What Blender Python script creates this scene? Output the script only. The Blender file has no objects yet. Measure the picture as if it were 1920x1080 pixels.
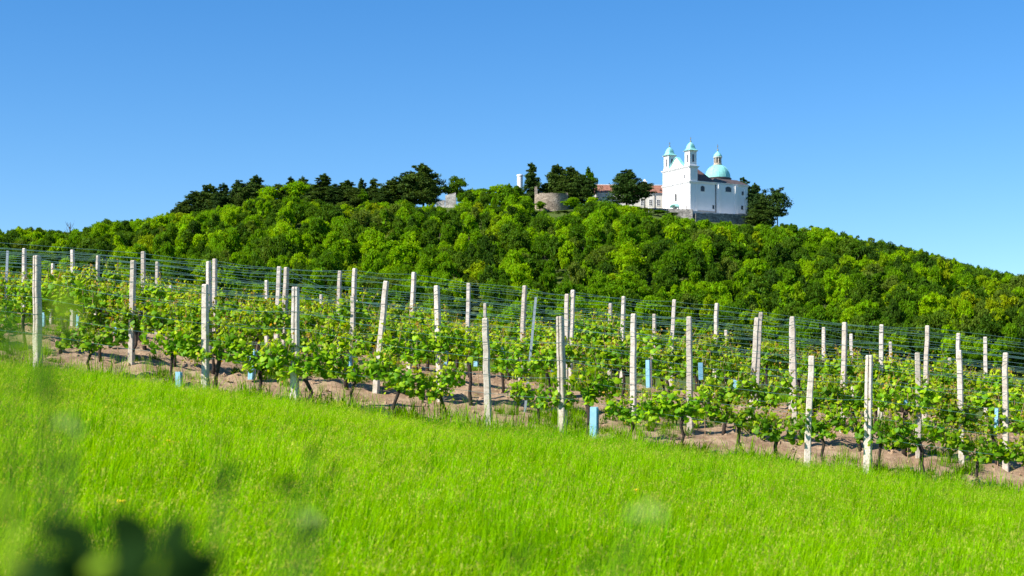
import bpy, bmesh, math, random
import numpy as np
from mathutils import Vector, Matrix

SEED = 11
rng = np.random.default_rng(SEED)
random.seed(SEED)
scene = bpy.context.scene
col = scene.collection
R = math.radians

# ------------------------------------------------------------------ camera, sky, sun, exposure
F = 55.0 / 36.0 * 1920.0          # focal length in photograph pixels
HY = 760.0                        # eye level in photograph pixels
cam_d = bpy.data.cameras.new('camera')
cam = bpy.data.objects.new('camera', cam_d)
col.objects.link(cam)
cam_d.lens = 55; cam_d.sensor_width = 36; cam_d.shift_y = (HY - 540) / 1920
cam_d.clip_start = 0.05; cam_d.clip_end = 20000
cam.location = (0, 0, 0); cam.rotation_euler = (R(90), 0, 0)
cam_d.dof.use_dof = True; cam_d.dof.focus_distance = 33.0; cam_d.dof.aperture_fstop = 4.0
scene.camera = cam

SUN_EL = R(41)
SUN_H = Vector((-0.880, -0.475)).normalized()
SUN = Vector((SUN_H.x * math.cos(SUN_EL), SUN_H.y * math.cos(SUN_EL), math.sin(SUN_EL)))

world = bpy.data.worlds.new('World'); scene.world = world
world.use_nodes = True
wn = world.node_tree.nodes; wl = world.node_tree.links
wn.clear()
w_out = wn.new('ShaderNodeOutputWorld'); w_bg = wn.new('ShaderNodeBackground')
sky = wn.new('ShaderNodeTexSky'); sky.sky_type = 'NISHITA'; sky.sun_disc = False
sky.sun_elevation = SUN_EL; sky.sun_rotation = math.atan2(SUN_H.x, SUN_H.y)
sky.altitude = 300; sky.air_density = 1.0; sky.dust_density = 0.0; sky.ozone_density = 3.0
hsv = wn.new('ShaderNodeHueSaturation'); hsv.inputs['Saturation'].default_value = 1.355; hsv.inputs['Hue'].default_value = 0.505
tc_ = wn.new('ShaderNodeTexCoord'); mp_ = wn.new('ShaderNodeMapping'); mp_.inputs['Location'].default_value = (0, 0, 0.03)
nv_ = wn.new('ShaderNodeVectorMath'); nv_.operation = 'NORMALIZE'
wl.new(tc_.outputs['Generated'], mp_.inputs['Vector']); wl.new(mp_.outputs['Vector'], nv_.inputs[0]); wl.new(nv_.outputs[0], sky.inputs['Vector'])
wl.new(sky.outputs['Color'], hsv.inputs['Color'])
wl.new(hsv.outputs['Color'], w_bg.inputs['Color'])
w_bg.inputs['Strength'].default_value = 0.092
wl.new(w_bg.outputs['Background'], w_out.inputs['Surface'])

sun_d = bpy.data.lights.new('sun', 'SUN'); sun_d.energy = 4.6; sun_d.angle = R(0.53); sun_d.color = (1.0, 0.95, 0.86)
sun_o = bpy.data.objects.new('sun', sun_d); col.objects.link(sun_o)
sun_o.rotation_euler = SUN.to_track_quat('Z', 'Y').to_euler()

scene.view_settings.view_transform = 'Standard'; scene.view_settings.look = 'None'
scene.view_settings.gamma = 1.0; scene.view_settings.exposure = 0.95
scene.view_settings.use_curve_mapping = False
scene.cycles.use_denoising = True
scene.cycles.max_bounces = 6; scene.cycles.transmission_bounces = 4; scene.cycles.diffuse_bounces = 3
scene.cycles.sample_clamp_indirect = 4.0

# ------------------------------------------------------------------ helpers
def link(o, parent=None):
    col.objects.link(o)
    if parent is not None: o.parent = parent
    return o

def tag(o, label=None, cat=None, group=None, kind=None):
    if label: o['label'] = label
    if cat: o['category'] = cat
    if group: o['group'] = group
    if kind: o['kind'] = kind
    return o

def empty(name, loc=(0, 0, 0), rz=0.0):
    e = bpy.data.objects.new(name, None); e.empty_display_size = 0.2
    e.location = loc; e.rotation_euler = (0, 0, rz)
    return link(e)

def mesh_np(name, verts, loops, starts, mat=None, smooth=False, colors=None):
    me = bpy.data.meshes.new(name)
    verts = np.asarray(verts, np.float32); loops = np.asarray(loops, np.int32).ravel(); starts = np.asarray(starts, np.int32)
    me.vertices.add(len(verts)); me.vertices.foreach_set('co', verts.ravel())
    me.loops.add(len(loops)); me.loops.foreach_set('vertex_index', loops)
    me.polygons.add(len(starts)); me.polygons.foreach_set('loop_start', starts)
    me.update(calc_edges=True)
    me.polygons.foreach_set('use_smooth', np.full(len(starts), bool(smooth)))
    if colors is not None:
        a = me.color_attributes.new('tint', 'FLOAT_COLOR', 'POINT')
        c = np.ones((len(verts), 4), np.float32); c[:, :3] = colors
        a.data.foreach_set('color', c.ravel())
    if mat: me.materials.append(mat)
    return me

def poly_mesh(name, verts, faces, mat=None, smooth=False, colors=None):
    starts = np.cumsum([0] + [len(f) for f in faces[:-1]])
    return mesh_np(name, verts, [i for f in faces for i in f], starts, mat, smooth, colors)

def mobj(name, me, parent=None):
    return link(bpy.data.objects.new(name, me), parent)

class MB:
    """collects shapes into one mesh"""
    def __init__(s): s.v = []; s.f = []
    def add(s, vs, fs):
        o = len(s.v); s.v += [tuple(v) for v in vs]; s.f += [[i + o for i in f] for f in fs]; return s
    def box(s, x0, x1, y0, y1, z0, z1):
        return s.add([(x0,y0,z0),(x1,y0,z0),(x1,y1,z0),(x0,y1,z0),(x0,y0,z1),(x1,y0,z1),(x1,y1,z1),(x0,y1,z1)],
                     [(0,3,2,1),(4,5,6,7),(0,1,5,4),(1,2,6,5),(2,3,7,6),(3,0,4,7)])
    def loft(s, rings, cap=True):
        n = len(rings[0]); o = len(s.v); vs = [p for r in rings for p in r]; fs = []
        for k in range(len(rings) - 1):
            for i in range(n):
                j = (i + 1) % n
                fs.append((k*n+i, k*n+j, (k+1)*n+j, (k+1)*n+i))
        if cap: fs.append(tuple(range(n - 1, -1, -1))); fs.append(tuple((len(rings)-1)*n + i for i in range(n)))
        return s.add(vs, fs)
    def lathe(s, cx, cy, prof, n=24, cap=True, a0=0.0):
        return s.loft([[(cx + r*math.cos(a0+2*math.pi*i/n), cy + r*math.sin(a0+2*math.pi*i/n), z) for i in range(n)] for r, z in prof], cap)
    def square(s, cx, cy, prof):
        return s.loft([[(cx-r,cy-r,z),(cx+r,cy-r,z),(cx+r,cy+r,z),(cx-r,cy+r,z)] for r, z in prof])
    def tube(s, pts, rad, n=6):
        pts = [Vector(p) for p in pts]; rings = []
        if not hasattr(rad, '__len__'): rad = [rad]*len(pts)
        for i, p in enumerate(pts):
            d = (pts[min(i+1, len(pts)-1)] - pts[max(i-1, 0)]).normalized()
            up = Vector((0,0,1)) if abs(d.z) < .9 else Vector((1,0,0))
            a = d.cross(up).normalized(); b = a.cross(d).normalized()
            rings.append([tuple(p + rad[i]*(a*math.cos(2*math.pi*k/n) + b*math.sin(2*math.pi*k/n))) for k in range(n)])
        return s.loft(rings)
    def mesh(s, name, mat, smooth=False):
        return poly_mesh(name, s.v, s.f, mat, smooth)
    def build(s, name, mat, parent=None, smooth=False):
        return mobj(name, s.mesh(name, mat, smooth), parent)

# ------------------------------------------------------------------ materials
def new_mat(name):
    m = bpy.data.materials.new(name); m.use_nodes = True
    nt = m.node_tree; b = nt.nodes['Principled BSDF']
    return m, nt, b

def ramp(nt, stops):
    r = nt.nodes.new('ShaderNodeValToRGB'); e = r.color_ramp.elements
    while len(e) > 1: e.remove(e[-1])
    e[0].position = stops[0][0]; e[0].color = (*stops[0][1], 1)
    for p, c in stops[1:]:
        k = e.new(p); k.color = (*c, 1)
    return r

def noise(nt, scale, detail=4, rough=.55, coord='Object', dim=None):
    t = nt.nodes.new('ShaderNodeTexCoord'); n = nt.nodes.new('ShaderNodeTexNoise')
    n.inputs['Scale'].default_value = scale; n.inputs['Detail'].default_value = detail; n.inputs['Roughness'].default_value = rough
    nt.links.new(t.outputs[coord], n.inputs['Vector'])
    return n

def simple(name, c0, c1, scale=3.0, rough=.8, bump=0.0, spec=.3, metal=0.0, bscale=None, detail=5):
    m, nt, b = new_mat(name)
    n = noise(nt, scale, detail)
    r = ramp(nt, [(.3, c0), (.7, c1)])
    nt.links.new(n.outputs['Fac'], r.inputs['Fac']); nt.links.new(r.outputs['Color'], b.inputs['Base Color'])
    b.inputs['Roughness'].default_value = rough; b.inputs['Specular IOR Level'].default_value = spec; b.inputs['Metallic'].default_value = metal
    if bump:
        n2 = noise(nt, bscale or scale*3, 6, .6)
        bp = nt.nodes.new('ShaderNodeBump'); bp.inputs['Strength'].default_value = bump; bp.inputs['Distance'].default_value = .02
        nt.links.new(n2.outputs['Fac'], bp.inputs['Height']); nt.links.new(bp.outputs['Normal'], b.inputs['Normal'])
    return m

def leaf_mat(name, stops, transl=.35, use_tint=False, rough=.5, spec=.35, per='random', tcol=None):
    """leaf: colour from object-random (or the leaf's own tint), part of the light passes through"""
    m, nt, b = new_mat(name)
    out = nt.nodes['Material Output']
    if use_tint:
        a = nt.nodes.new('ShaderNodeAttribute'); a.attribute_name = 'tint'; src = a.outputs['Color']
        oi = nt.nodes.new('ShaderNodeObjectInfo')
        h = nt.nodes.new('ShaderNodeHueSaturation')
        mr = nt.nodes.new('ShaderNodeMapRange'); mr.inputs['To Min'].default_value = .78; mr.inputs['To Max'].default_value = 1.2
        nt.links.new(oi.outputs['Random'], mr.inputs['Value']); nt.links.new(mr.outputs['Result'], h.inputs['Value'])
        nt.links.new(src, h.inputs['Color']); src = h.outputs['Color']
    else:
        oi = nt.nodes.new('ShaderNodeObjectInfo'); r = ramp(nt, stops)
        nt.links.new(oi.outputs['Random'], r.inputs['Fac'])
        g = nt.nodes.new('ShaderNodeNewGeometry')
        h = nt.nodes.new('ShaderNodeHueSaturation')
        mr = nt.nodes.new('ShaderNodeMapRange'); mr.inputs['To Min'].default_value = .7; mr.inputs['To Max'].default_value = 1.3
        nt.links.new(g.outputs['Random Per Island'], mr.inputs['Value']); nt.links.new(mr.outputs['Result'], h.inputs['Value'])
        mh = nt.nodes.new('ShaderNodeMapRange'); mh.inputs['To Min'].default_value = .485; mh.inputs['To Max'].default_value = .512
        nt.links.new(g.outputs['Random Per Island'], mh.inputs['Value']); nt.links.new(mh.outputs['Result'], h.inputs['Hue'])
        nt.links.new(r.outputs['Color'], h.inputs['Color']); src = h.outputs['Color']
    nt.links.new(src, b.inputs['Base Color'])
    b.inputs['Roughness'].default_value = rough; b.inputs['Specular IOR Level'].default_value = spec
    tr = nt.nodes.new('ShaderNodeBsdfTranslucent')
    h2 = nt.nodes.new('ShaderNodeHueSaturation'); h2.inputs['Hue'].default_value = .485; h2.inputs['Saturation'].default_value = 1.1; h2.inputs['Value'].default_value = 1.6
    nt.links.new(src, h2.inputs['Color']); nt.links.new(h2.outputs['Color'], tr.inputs['Color'])
    mx = nt.nodes.new('ShaderNodeMixShader'); mx.inputs['Fac'].default_value = transl
    nt.links.new(b.outputs['BSDF'], mx.inputs[1]); nt.links.new(tr.outputs['BSDF'], mx.inputs[2])
    nt.links.new(mx.outputs['Shader'], out.inputs['Surface'])
    return m

M = {}
M['bright'] = leaf_mat('leaf_bright', [(0, (.060,.145,.004)), (.3, (.110,.235,.003)), (.65, (.185,.350,.002)), (1, (.265,.420,.002))], .38, spec=.06)
M['dark'] = leaf_mat('leaf_dark', [(0, (.038,.090,.008)), (.4, (.062,.138,.006)), (.8, (.092,.180,.008)), (1, (.130,.190,.020))], .36, spec=.06)
M['yellow'] = leaf_mat('leaf_yellow', [(0, (.190,.320,.003)), (.6, (.240,.350,.003)), (1, (.270,.330,.004))], .34, spec=.06)
M['pine'] = leaf_mat('pine_needles', [(0, (.036,.078,.018)), (.5, (.054,.104,.018)), (1, (.080,.130,.018))], .2, rough=.6, spec=.08)
M['vine'] = leaf_mat('vine_leaf', None, .40, True, .5, .16)
M['grass'] = leaf_mat('grass_blade', None, .45, True, .6, .0)
M['shrub'] = leaf_mat('shrub_leaf', None, .25, True, .7, .03)
M['bark'] = simple('bark', (.035,.026,.020), (.09,.07,.055), 9, .9, .6)
M['pine_bark'] = simple('pine_bark', (.05,.035,.025), (.11,.075,.05), 5, .9, .5)
M['vine_bark'] = simple('vine_bark', (.022,.016,.013), (.07,.05,.038), 22, .95, .8)
M['cane'] = simple('cane', (.30,.19,.10), (.45,.30,.17), 12, .7, .2)
M['white_wall'] = simple('white_plaster', (.76,.755,.75), (.82,.815,.81), .35, .9)
M['cream_wall'] = simple('cream_plaster', (.68,.63,.55), (.78,.73,.66), .4, .9)
M['trim'] = simple('plaster_trim', (.76,.74,.72), (.82,.80,.78), .8, .85)
M['copper'] = simple('copper_patina', (.20,.56,.50), (.32,.68,.62), 1.1, .6)
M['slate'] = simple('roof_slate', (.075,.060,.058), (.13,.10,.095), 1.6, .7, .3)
M['tile_red'] = simple('roof_tile', (.20,.085,.055), (.34,.16,.11), 1.2, .85, .5, bscale=8)
M['tile_shaded'] = simple('dark_roof_tile', (.095,.055,.050), (.17,.10,.085), 1.4, .8, .3)  # tower's shadow over the church roof is put into this darker tile colour
M['glass'] = simple('window_dark', (.012,.014,.018), (.02,.022,.028), 2, .15, spec=.5)
M['pale_stone'] = simple('lantern_stone', (.42,.34,.26), (.58,.50,.42), 1.5, .9, .2)
M['iron'] = simple('dark_iron', (.03,.03,.03), (.06,.055,.05), 4, .5, metal=.6)
M['gilt'] = simple('gilded_cross', (.25,.22,.14), (.35,.30,.18), 4, .45, metal=.5)
M['steel'] = simple('galvanised_steel', (.30,.34,.38), (.42,.46,.50), 8, .5, metal=.2)
M['wire'] = simple('coated_wire', (.12,.27,.25), (.20,.36,.34), 4, .35, metal=.3)
M['tie'] = simple('wire_tie', (.16,.15,.14), (.26,.24,.22), 20, .7)
M['shrub_twig'] = simple('green_twig', (.03,.06,.01), (.06,.11,.02), 9, .8)
M['bounce_gravel'] = simple('pale_bounce_gravel', (.48,.45,.40), (.60,.57,.52), 3, .95)  # invented pale terrace surface, bounces sunlight onto the shaded church side wall
M['petal'] = simple('yellow_petal', (.80,.48,.01), (.85,.55,.02), 20, .6)
M['pole_white'] = simple('white_paint', (.78,.78,.77), (.82,.82,.81), 4, .5)

def stone_mat(name, lo, hi, mortar, scale):
    m, nt, b = new_mat(name)
    t = nt.nodes.new('ShaderNodeTexCoord'); v = nt.nodes.new('ShaderNodeTexVoronoi'); v.inputs['Scale'].default_value = scale
    mp = nt.nodes.new('ShaderNodeMapping'); mp.inputs['Scale'].default_value = (1, 1, 1.7)
    nt.links.new(t.outputs['Object'], mp.inputs['Vector']); nt.links.new(mp.outputs['Vector'], v.inputs['Vector'])
    r = ramp(nt, [(0, lo), (.55, tuple((a+c)/2 for a, c in zip(lo, hi))), (1, hi)])
    sp = nt.nodes.new('ShaderNodeSeparateColor'); nt.links.new(v.outputs['Color'], sp.inputs['Color']); nt.links.new(sp.outputs[0], r.inputs['Fac'])
    n = noise(nt, .25, 5, .6)
    rr = ramp(nt, [(.35, (.55,.55,.55)), (.65, (1.1,1.08,1.05))]); nt.links.new(n.outputs['Fac'], rr.inputs['Fac'])
    mx = nt.nodes.new('ShaderNodeMix'); mx.data_type = 'RGBA'; mx.blend_type = 'MULTIPLY'; mx.inputs['Factor'].default_value = 1
    nt.links.new(r.outputs['Color'], mx.inputs['A']); nt.links.new(rr.outputs['Color'], mx.inputs['B'])
    nt.links.new(mx.outputs['Result'], b.inputs['Base Color']); b.inputs['Roughness'].default_value = .95
    v2 = nt.nodes.new('ShaderNodeTexVoronoi'); v2.feature = 'DISTANCE_TO_EDGE'; v2.inputs['Scale'].default_value = scale
    nt.links.new(mp.outputs['Vector'], v2.inputs['Vector'])
    bp = nt.nodes.new('ShaderNodeBump'); bp.inputs['Strength'].default_value = .9; bp.inputs['Distance'].default_value = .15
    nt.links.new(v2.outputs['Distance'], bp.inputs['Height']); nt.links.new(bp.outputs['Normal'], b.inputs['Normal'])
    return m
M['ruin'] = stone_mat('ruin_stone', (.22,.17,.125), (.46,.38,.29), (.3,.27,.22), 1.5)
M['ruin_pale'] = stone_mat('pale_ruin_stone', (.42,.38,.34), (.66,.62,.57), (.3,.3,.3), 1.2)
M['rampart'] = stone_mat('rampart_stone', (.13,.125,.12), (.34,.32,.30), (.2,.2,.2), 1.3)

def concrete():
    m, nt, b = new_mat('concrete')
    n = noise(nt, 9, 8, .65); r = ramp(nt, [(.25, (.46,.41,.36)), (.5, (.65,.60,.55)), (.75, (.77,.73,.69))])
    nt.links.new(n.outputs['Fac'], r.inputs['Fac'])
    n2 = noise(nt, 28, 6, .7); r2 = ramp(nt, [(.30, (.62,.55,.46)), (.50, (1,1,1))]); nt.links.new(n2.outputs['Fac'], r2.inputs['Fac'])
    oi = nt.nodes.new('ShaderNodeObjectInfo'); r3 = ramp(nt, [(0, (.70,.66,.60)), (.35, (.86,.81,.74)), (.7, (.98,.94,.90)), (1, (1.0,.93,.86))]); nt.links.new(oi.outputs['Random'], r3.inputs['Fac'])
    cur = r.outputs['Color']
    for k in (r2, r3):
        mx = nt.nodes.new('ShaderNodeMix'); mx.data_type = 'RGBA'; mx.blend_type = 'MULTIPLY'; mx.inputs['Factor'].default_value = 1
        nt.links.new(cur, mx.inputs['A']); nt.links.new(k.outputs['Color'], mx.inputs['B']); cur = mx.outputs['Result']
    nt.links.new(cur, b.inputs['Base Color']); b.inputs['Roughness'].default_value = .95
    bp = nt.nodes.new('ShaderNodeBump'); bp.inputs['Strength'].default_value = .7; bp.inputs['Distance'].default_value = .01
    nt.links.new(n2.outputs['Fac'], bp.inputs['Height']); nt.links.new(bp.outputs['Normal'], b.inputs['Normal'])
    return m
M['concrete'] = concrete()

def tube_mat():
    m, nt, b = new_mat('blue_plastic'); out = nt.nodes['Material Output']
    n = noise(nt, 7, 4); r = ramp(nt, [(.3, (.28,.60,.76)), (.7, (.44,.72,.82))]); nt.links.new(n.outputs['Fac'], r.inputs['Fac'])
    nt.links.new(r.outputs['Color'], b.inputs['Base Color']); b.inputs['Roughness'].default_value = .6
    tr = nt.nodes.new('ShaderNodeBsdfTranslucent'); tr.inputs['Color'].default_value = (.22,.62,.85,1)
    mx = nt.nodes.new('ShaderNodeMixShader'); mx.inputs['Fac'].default_value = .4
    nt.links.new(b.outputs['BSDF'], mx.inputs[1]); nt.links.new(tr.outputs['BSDF'], mx.inputs[2]); nt.links.new(mx.outputs['Shader'], out.inputs['Surface'])
    return m
M['tube'] = tube_mat()

# ------------------------------------------------------------------ terrain
SK = 0.08   # rows run slightly askew
_pv = np.array([-60,-20,0,5,9,15,20,25,26.4,27,29,31,33,35.5,38,41,45,50,60,90.])
_pz = np.array([-4.5,-2.6,-1.72,-1.55,-1.40,-1.18,-1.02,-.86,-.74,-.55,-.06,.235,.52,.74,.68,.56,.2,-.5,-2.2,-6.])
_tv = np.arange(-60, 90, .1); _tz = np.interp(_tv, _pv, _pz)
_k = np.exp(-.5*(np.arange(-12, 13)/5.)**2); _k /= _k.sum()
_tz = np.convolve(np.pad(_tz, 12, mode='edge'), _k, mode='valid')
_rpx = np.array([-1500,-500,0,200,330,480,700,820,960,1100,1200,1250,1293,1410,1480,1540,1650,1750,1870,1920,2200,3000.])
_rz = np.array([30,54,60,62,68,74,75.5,76.3,76.3,76.6,76.2,74.5,71,69,67,62,55,50,43.5,41.5,34,12.])
_rx = (_rpx - 960)/F*600

def smooth(a, b, t):
    t = np.clip((t - a)/(b - a), 0, 1); return t*t*(3 - 2*t)

def hash_noise(x, y, s):
    return (np.sin(x*s*1.0 + 1.3*np.sin(y*s*.7 + 2)) + np.sin(y*s*1.31 + 1.7*np.sin(x*s*.6 + .5)) + .5*np.sin((x+y)*s*2.3) + .5*np.sin((x-1.7*y)*s*1.9))/3.

def ground_z(x, y):
    x = np.asarray(x, float); y = np.asarray(y, float)
    v = y + SK*40*np.tanh(x/40)
    s = np.interp(v, [-10, 27, 36, 60], [.127, .127, .104, .09])
    near = np.interp(v, _tv, _tz) - s*40*np.tanh(x/40)
    near = near + .035*hash_noise(x, y, 1.1)
    ridge = np.interp(x, _rx, _rz)
    t = np.clip((y - 402)/(598 - 402), 0, 1)
    foot = 7.0
    hill = foot + (ridge - foot)*t*(1.12 - .12*t) + 1.2*hash_noise(x, y, .06)*np.clip(t*(1-t)*6, 0, 1)
    valley = -6 + 13*smooth(150, 402, y)
    far = np.where(y < 402, valley, hill)
    back = smooth(680, 1500, y)
    far = far*(1 - back) + (-25)*back
    w = smooth(42, 130, y)
    return near*(1 - w) + far*w

def gz(x, y): return float(ground_z(x, y))
def at(px, py, d): return ((px - 960)/F*d, d, (HY - py)/F*d)

# ground sheet, finer where the camera stands
ys = np.concatenate([-np.geomspace(9000, 64, 14), np.arange(-60, 2, 4), np.arange(2, 26, .5), np.arange(26, 46, .16), np.arange(46, 70, 1.5), np.arange(70, 400, 12), np.arange(400, 640, 5), np.arange(640, 1600, 60), np.geomspace(1600, 12000, 14)])
xn = np.concatenate([np.arange(0, 16, .16), np.arange(16, 40, 1.2), np.arange(40, 260, 7), np.geomspace(260, 9000, 22)])
xs = np.concatenate([-xn[:0:-1], xn])
GX, GY = np.meshgrid(xs, ys)
GZ = ground_z(GX, GY)
# clods and furrows of the worked vineyard soil
V = GY + SK*40*np.tanh(GX/40)
soil = smooth(26.0, 26.8, V)*(1 - smooth(44, 47, V))*(np.abs(GX) < 16.5)
GZ = GZ + soil*(.045*hash_noise(GX, GY, 5.1) + .03*rng.normal(size=GX.shape))
nx, ny = len(xs), len(ys)
idx = np.arange(nx*ny).reshape(ny, nx)
quads = np.stack([idx[:-1,:-1], idx[:-1,1:], idx[1:,1:], idx[1:,:-1]], -1).reshape(-1, 4)

def ground_mat():
    m, nt, b = new_mat('ground')
    g = nt.nodes.new('ShaderNodeNewGeometry'); sp = nt.nodes.new('ShaderNodeSeparateXYZ'); nt.links.new(g.outputs['Position'], sp.inputs['Vector'])
    def math_(op, a, c, clamp=False):
        n = nt.nodes.new('ShaderNodeMath'); n.operation = op; n.use_clamp = clamp
        for i, q in enumerate((a, c)):
            if isinstance(q, (int, float)): n.inputs[i].default_value = q
            else: nt.links.new(q, n.inputs[i])
        return n.outputs[0]
    v = math_('ADD', sp.outputs['Y'], math_('MULTIPLY', sp.outputs['X'], SK))
    nz = noise(nt, .9, 5); vj = math_('ADD', v, math_('MULTIPLY', nz.outputs['Fac'], 1.2))
    in_v = math_('MULTIPLY', math_('SUBTRACT', vj, 26.4, True), math_('SUBTRACT', 48.0, vj, True))
    n1 = noise(nt, 2.6, 8, .7); soilr = ramp(nt, [(.25, (.16,.095,.055)), (.45, (.30,.195,.12)), (.6, (.42,.30,.19)), (.8, (.52,.39,.27))]); nt.links.new(n1.outputs['Fac'], soilr.inputs['Fac'])
    n2 = noise(nt, 1.5, 6, .6); greenr = ramp(nt, [(.3, (.05,.075,.018)), (.7, (.10,.14,.03))]); nt.links.new(n2.outputs['Fac'], greenr.inputs['Fac'])
    mx = nt.nodes.new('ShaderNodeMix'); mx.data_type = 'RGBA'
    nt.links.new(in_v, mx.inputs['Factor']); nt.links.new(greenr.outputs['Color'], mx.inputs['A']); nt.links.new(soilr.outputs['Color'], mx.inputs['B'])
    nt.links.new(mx.outputs['Result'], b.inputs['Base Color']); b.inputs['Roughness'].default_value = 1; b.inputs['Specular IOR Level'].default_value = .1
    n3 = noise(nt, 14, 6, .7); bp = nt.nodes.new('ShaderNodeBump'); bp.inputs['Strength'].default_value = .8; bp.inputs['Distance'].default_value = .05
    nt.links.new(n3.outputs['Fac'], bp.inputs['Height']); nt.links.new(bp.outputs['Normal'], b.inputs['Normal'])
    return m
M['ground'] = ground_mat()
ground = mobj('ground', mesh_np('ground', np.stack([GX, GY, GZ], -1).reshape(-1, 3), quads, np.arange(len(quads))*4, M['ground'], True))
tag(ground, kind='structure')

# ------------------------------------------------------------------ instancing of stuff (uncountable things)
def scatter(name, pts, rot, scale, pick, sources, label, cat):
    """one object whose points carry copies of the source meshes"""
    c = bpy.data.collections.new(name + '_sources')
    for i, me in enumerate(sources):
        o = bpy.data.objects.new('%s_source_%02d' % (name, i), me); c.objects.link(o)
    me = bpy.data.meshes.new(name); me.vertices.add(len(pts)); me.vertices.foreach_set('co', np.asarray(pts, np.float32).ravel())
    for an, ty, arr in (('rot', 'FLOAT_VECTOR', rot), ('scl', 'FLOAT_VECTOR', scale)):
        a = me.attributes.new(an, ty, 'POINT'); a.data.foreach_set('vector', np.asarray(arr, np.float32).ravel())
    a = me.attributes.new('pick', 'INT', 'POINT'); a.data.foreach_set('value', np.asarray(pick, np.int32))
    o = mobj(name, me)
    ng = bpy.data.node_groups.new(name, 'GeometryNodeTree')
    ng.interface.new_socket('Geometry', in_out='INPUT', socket_type='NodeSocketGeometry'); ng.interface.new_socket('Geometry', in_out='OUTPUT', socket_type='NodeSocketGeometry')
    N = ng.nodes.new; L = ng.links.new
    gi = N('NodeGroupInput'); go = N('NodeGroupOutput'); ip = N('GeometryNodeInstanceOnPoints'); ci = N('GeometryNodeCollectionInfo')
    ci.inputs['Collection'].default_value = c; ci.inputs['Separate Children'].default_value = True; ci.inputs['Reset Children'].default_value = True
    def attr(nm, dt):
        n = N('GeometryNodeInputNamedAttribute'); n.data_type = dt; n.inputs['Name'].default_value = nm; return n.outputs['Attribute']
    er = N('FunctionNodeEulerToRotation'); L(attr('rot', 'FLOAT_VECTOR'), er.inputs[0])
    mp = N('GeometryNodeMeshToPoints'); L(gi.outputs[0], mp.inputs['Mesh'])
    L(mp.outputs['Points'], ip.inputs['Points']); L(ci.outputs[0], ip.inputs['Instance']); ip.inputs['Pick Instance'].default_value = True
    L(attr('pick', 'INT'), ip.inputs['Instance Index']); L(er.outputs[0], ip.inputs['Rotation']); L(attr('scl', 'FLOAT_VECTOR'), ip.inputs['Scale'])
    L(ip.outputs['Instances'], go.inputs[0])
    md = o.modifiers.new('scatter', 'NODES'); md.node_group = ng
    return tag(o, label, cat, kind='stuff')

# ------------------------------------------------------------------ forest trees
def quads_from(cen, nrm, size, rg, aspect=1.5):
    n = len(cen)
    ref = rg.normal(size=(n, 3)); a = np.cross(nrm, ref); a /= np.linalg.norm(a, axis=1, keepdims=True) + 1e-9
    b = np.cross(nrm, a); s = np.asarray(size).reshape(-1, 1)
    bend = nrm*s*.22
    P = np.stack([cen - a*s*aspect*.5 - bend, cen + b*s*.42, cen + a*s*aspect*.5 - bend, cen - b*s*.42], 1)
    return P.reshape(-1, 3)

def crown_mesh(name, mat, rg, H=9.0, rad=4.3, lobes=17, per=115, leaf=.46, zlo=.26):
    cs, ns, ss = [], [], []
    zc = H*(zlo + 1)/2; hz = H*(1 - zlo)/2
    an = rg.uniform(.78, 1.22); tilt = rg.normal(size=2)*.12*rad
    for k in range(lobes):
        d = rg.normal(size=3); d /= np.linalg.norm(d)
        if k == 0: d = np.array([0, 0, 1.])
        q = rg.uniform(.40, 1.0)
        lr = rg.uniform(.17, .46)*rad*(1.12 - .35*q)
        hh = (d[2] + 1)/2
        c = np.array([d[0]*(rad - lr*.5)*q*1.1*an + tilt[0]*hh, d[1]*(rad - lr*.5)*q*1.1/an + tilt[1]*hh, zc + d[2]*(hz - lr*.7)*rg.uniform(.75, 1.08)])
        pk = int(per*(.5 + lr/(.42*rad)))
        m = rg.normal(size=(pk, 3)); m /= np.linalg.norm(m, axis=1, keepdims=True)
        m[:, 2] = np.where(m[:, 2] < -.3, -m[:, 2], m[:, 2])
        rr = lr*(rg.uniform(.62, 1.12, size=(pk, 1)) + .30*(rg.random((pk, 1)) < .10))
        cs.append(c + m*rr*np.array([1.08, 1.08, rg.uniform(.75, 1.1)])); nn = m + .85*rg.normal(size=(pk, 3)); ns.append(nn/np.linalg.norm(nn, axis=1, keepdims=True)); ss.append(rg.uniform(.5, 1.3, pk)*leaf)
    k = 170; m = rg.normal(size=(k, 3)); m /= np.linalg.norm(m, axis=1, keepdims=True)
    cs.append(np.array([0, 0, zc]) + m*np.array([rad*.55, rad*.55, hz*.62])*rg.uniform(.3, 1, (k, 1))); ns.append(m); ss.append(np.full(k, leaf*2.1))
    v = quads_from(np.concatenate(cs), np.concatenate(ns), np.concatenate(ss), rg)
    n = len(v)//4
    return mesh_np(name, v, np.arange(4*n), np.arange(n)*4, mat)

def trunk_mesh(name, mat, rg, H=9.0, r=.22, limbs=5, spread=2.2, hfrac=.72):
    mb = MB()
    top = H*hfrac
    pts = [(0, 0, -.6), (rg.normal()*.08, rg.normal()*.08, H*.25), (rg.normal()*.2, rg.normal()*.2, H*.5), (rg.normal()*.3, rg.normal()*.3, top)]
    mb.tube(pts, [r*1.3, r, r*.7, r*.25], 7)
    for i in range(limbs):
        a = rg.uniform(0, 6.28); z0 = H*rg.uniform(.28, .55); l = spread*rg.uniform(.6, 1.1)
        mb.tube([(0, 0, z0), (math.cos(a)*l*.5, math.sin(a)*l*.5, z0 + l*.45), (math.cos(a)*l, math.sin(a)*l, z0 + l*1.05)], [r*.5, r*.33, r*.12], 5)
    return mb.mesh(name, mat, True)

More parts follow.
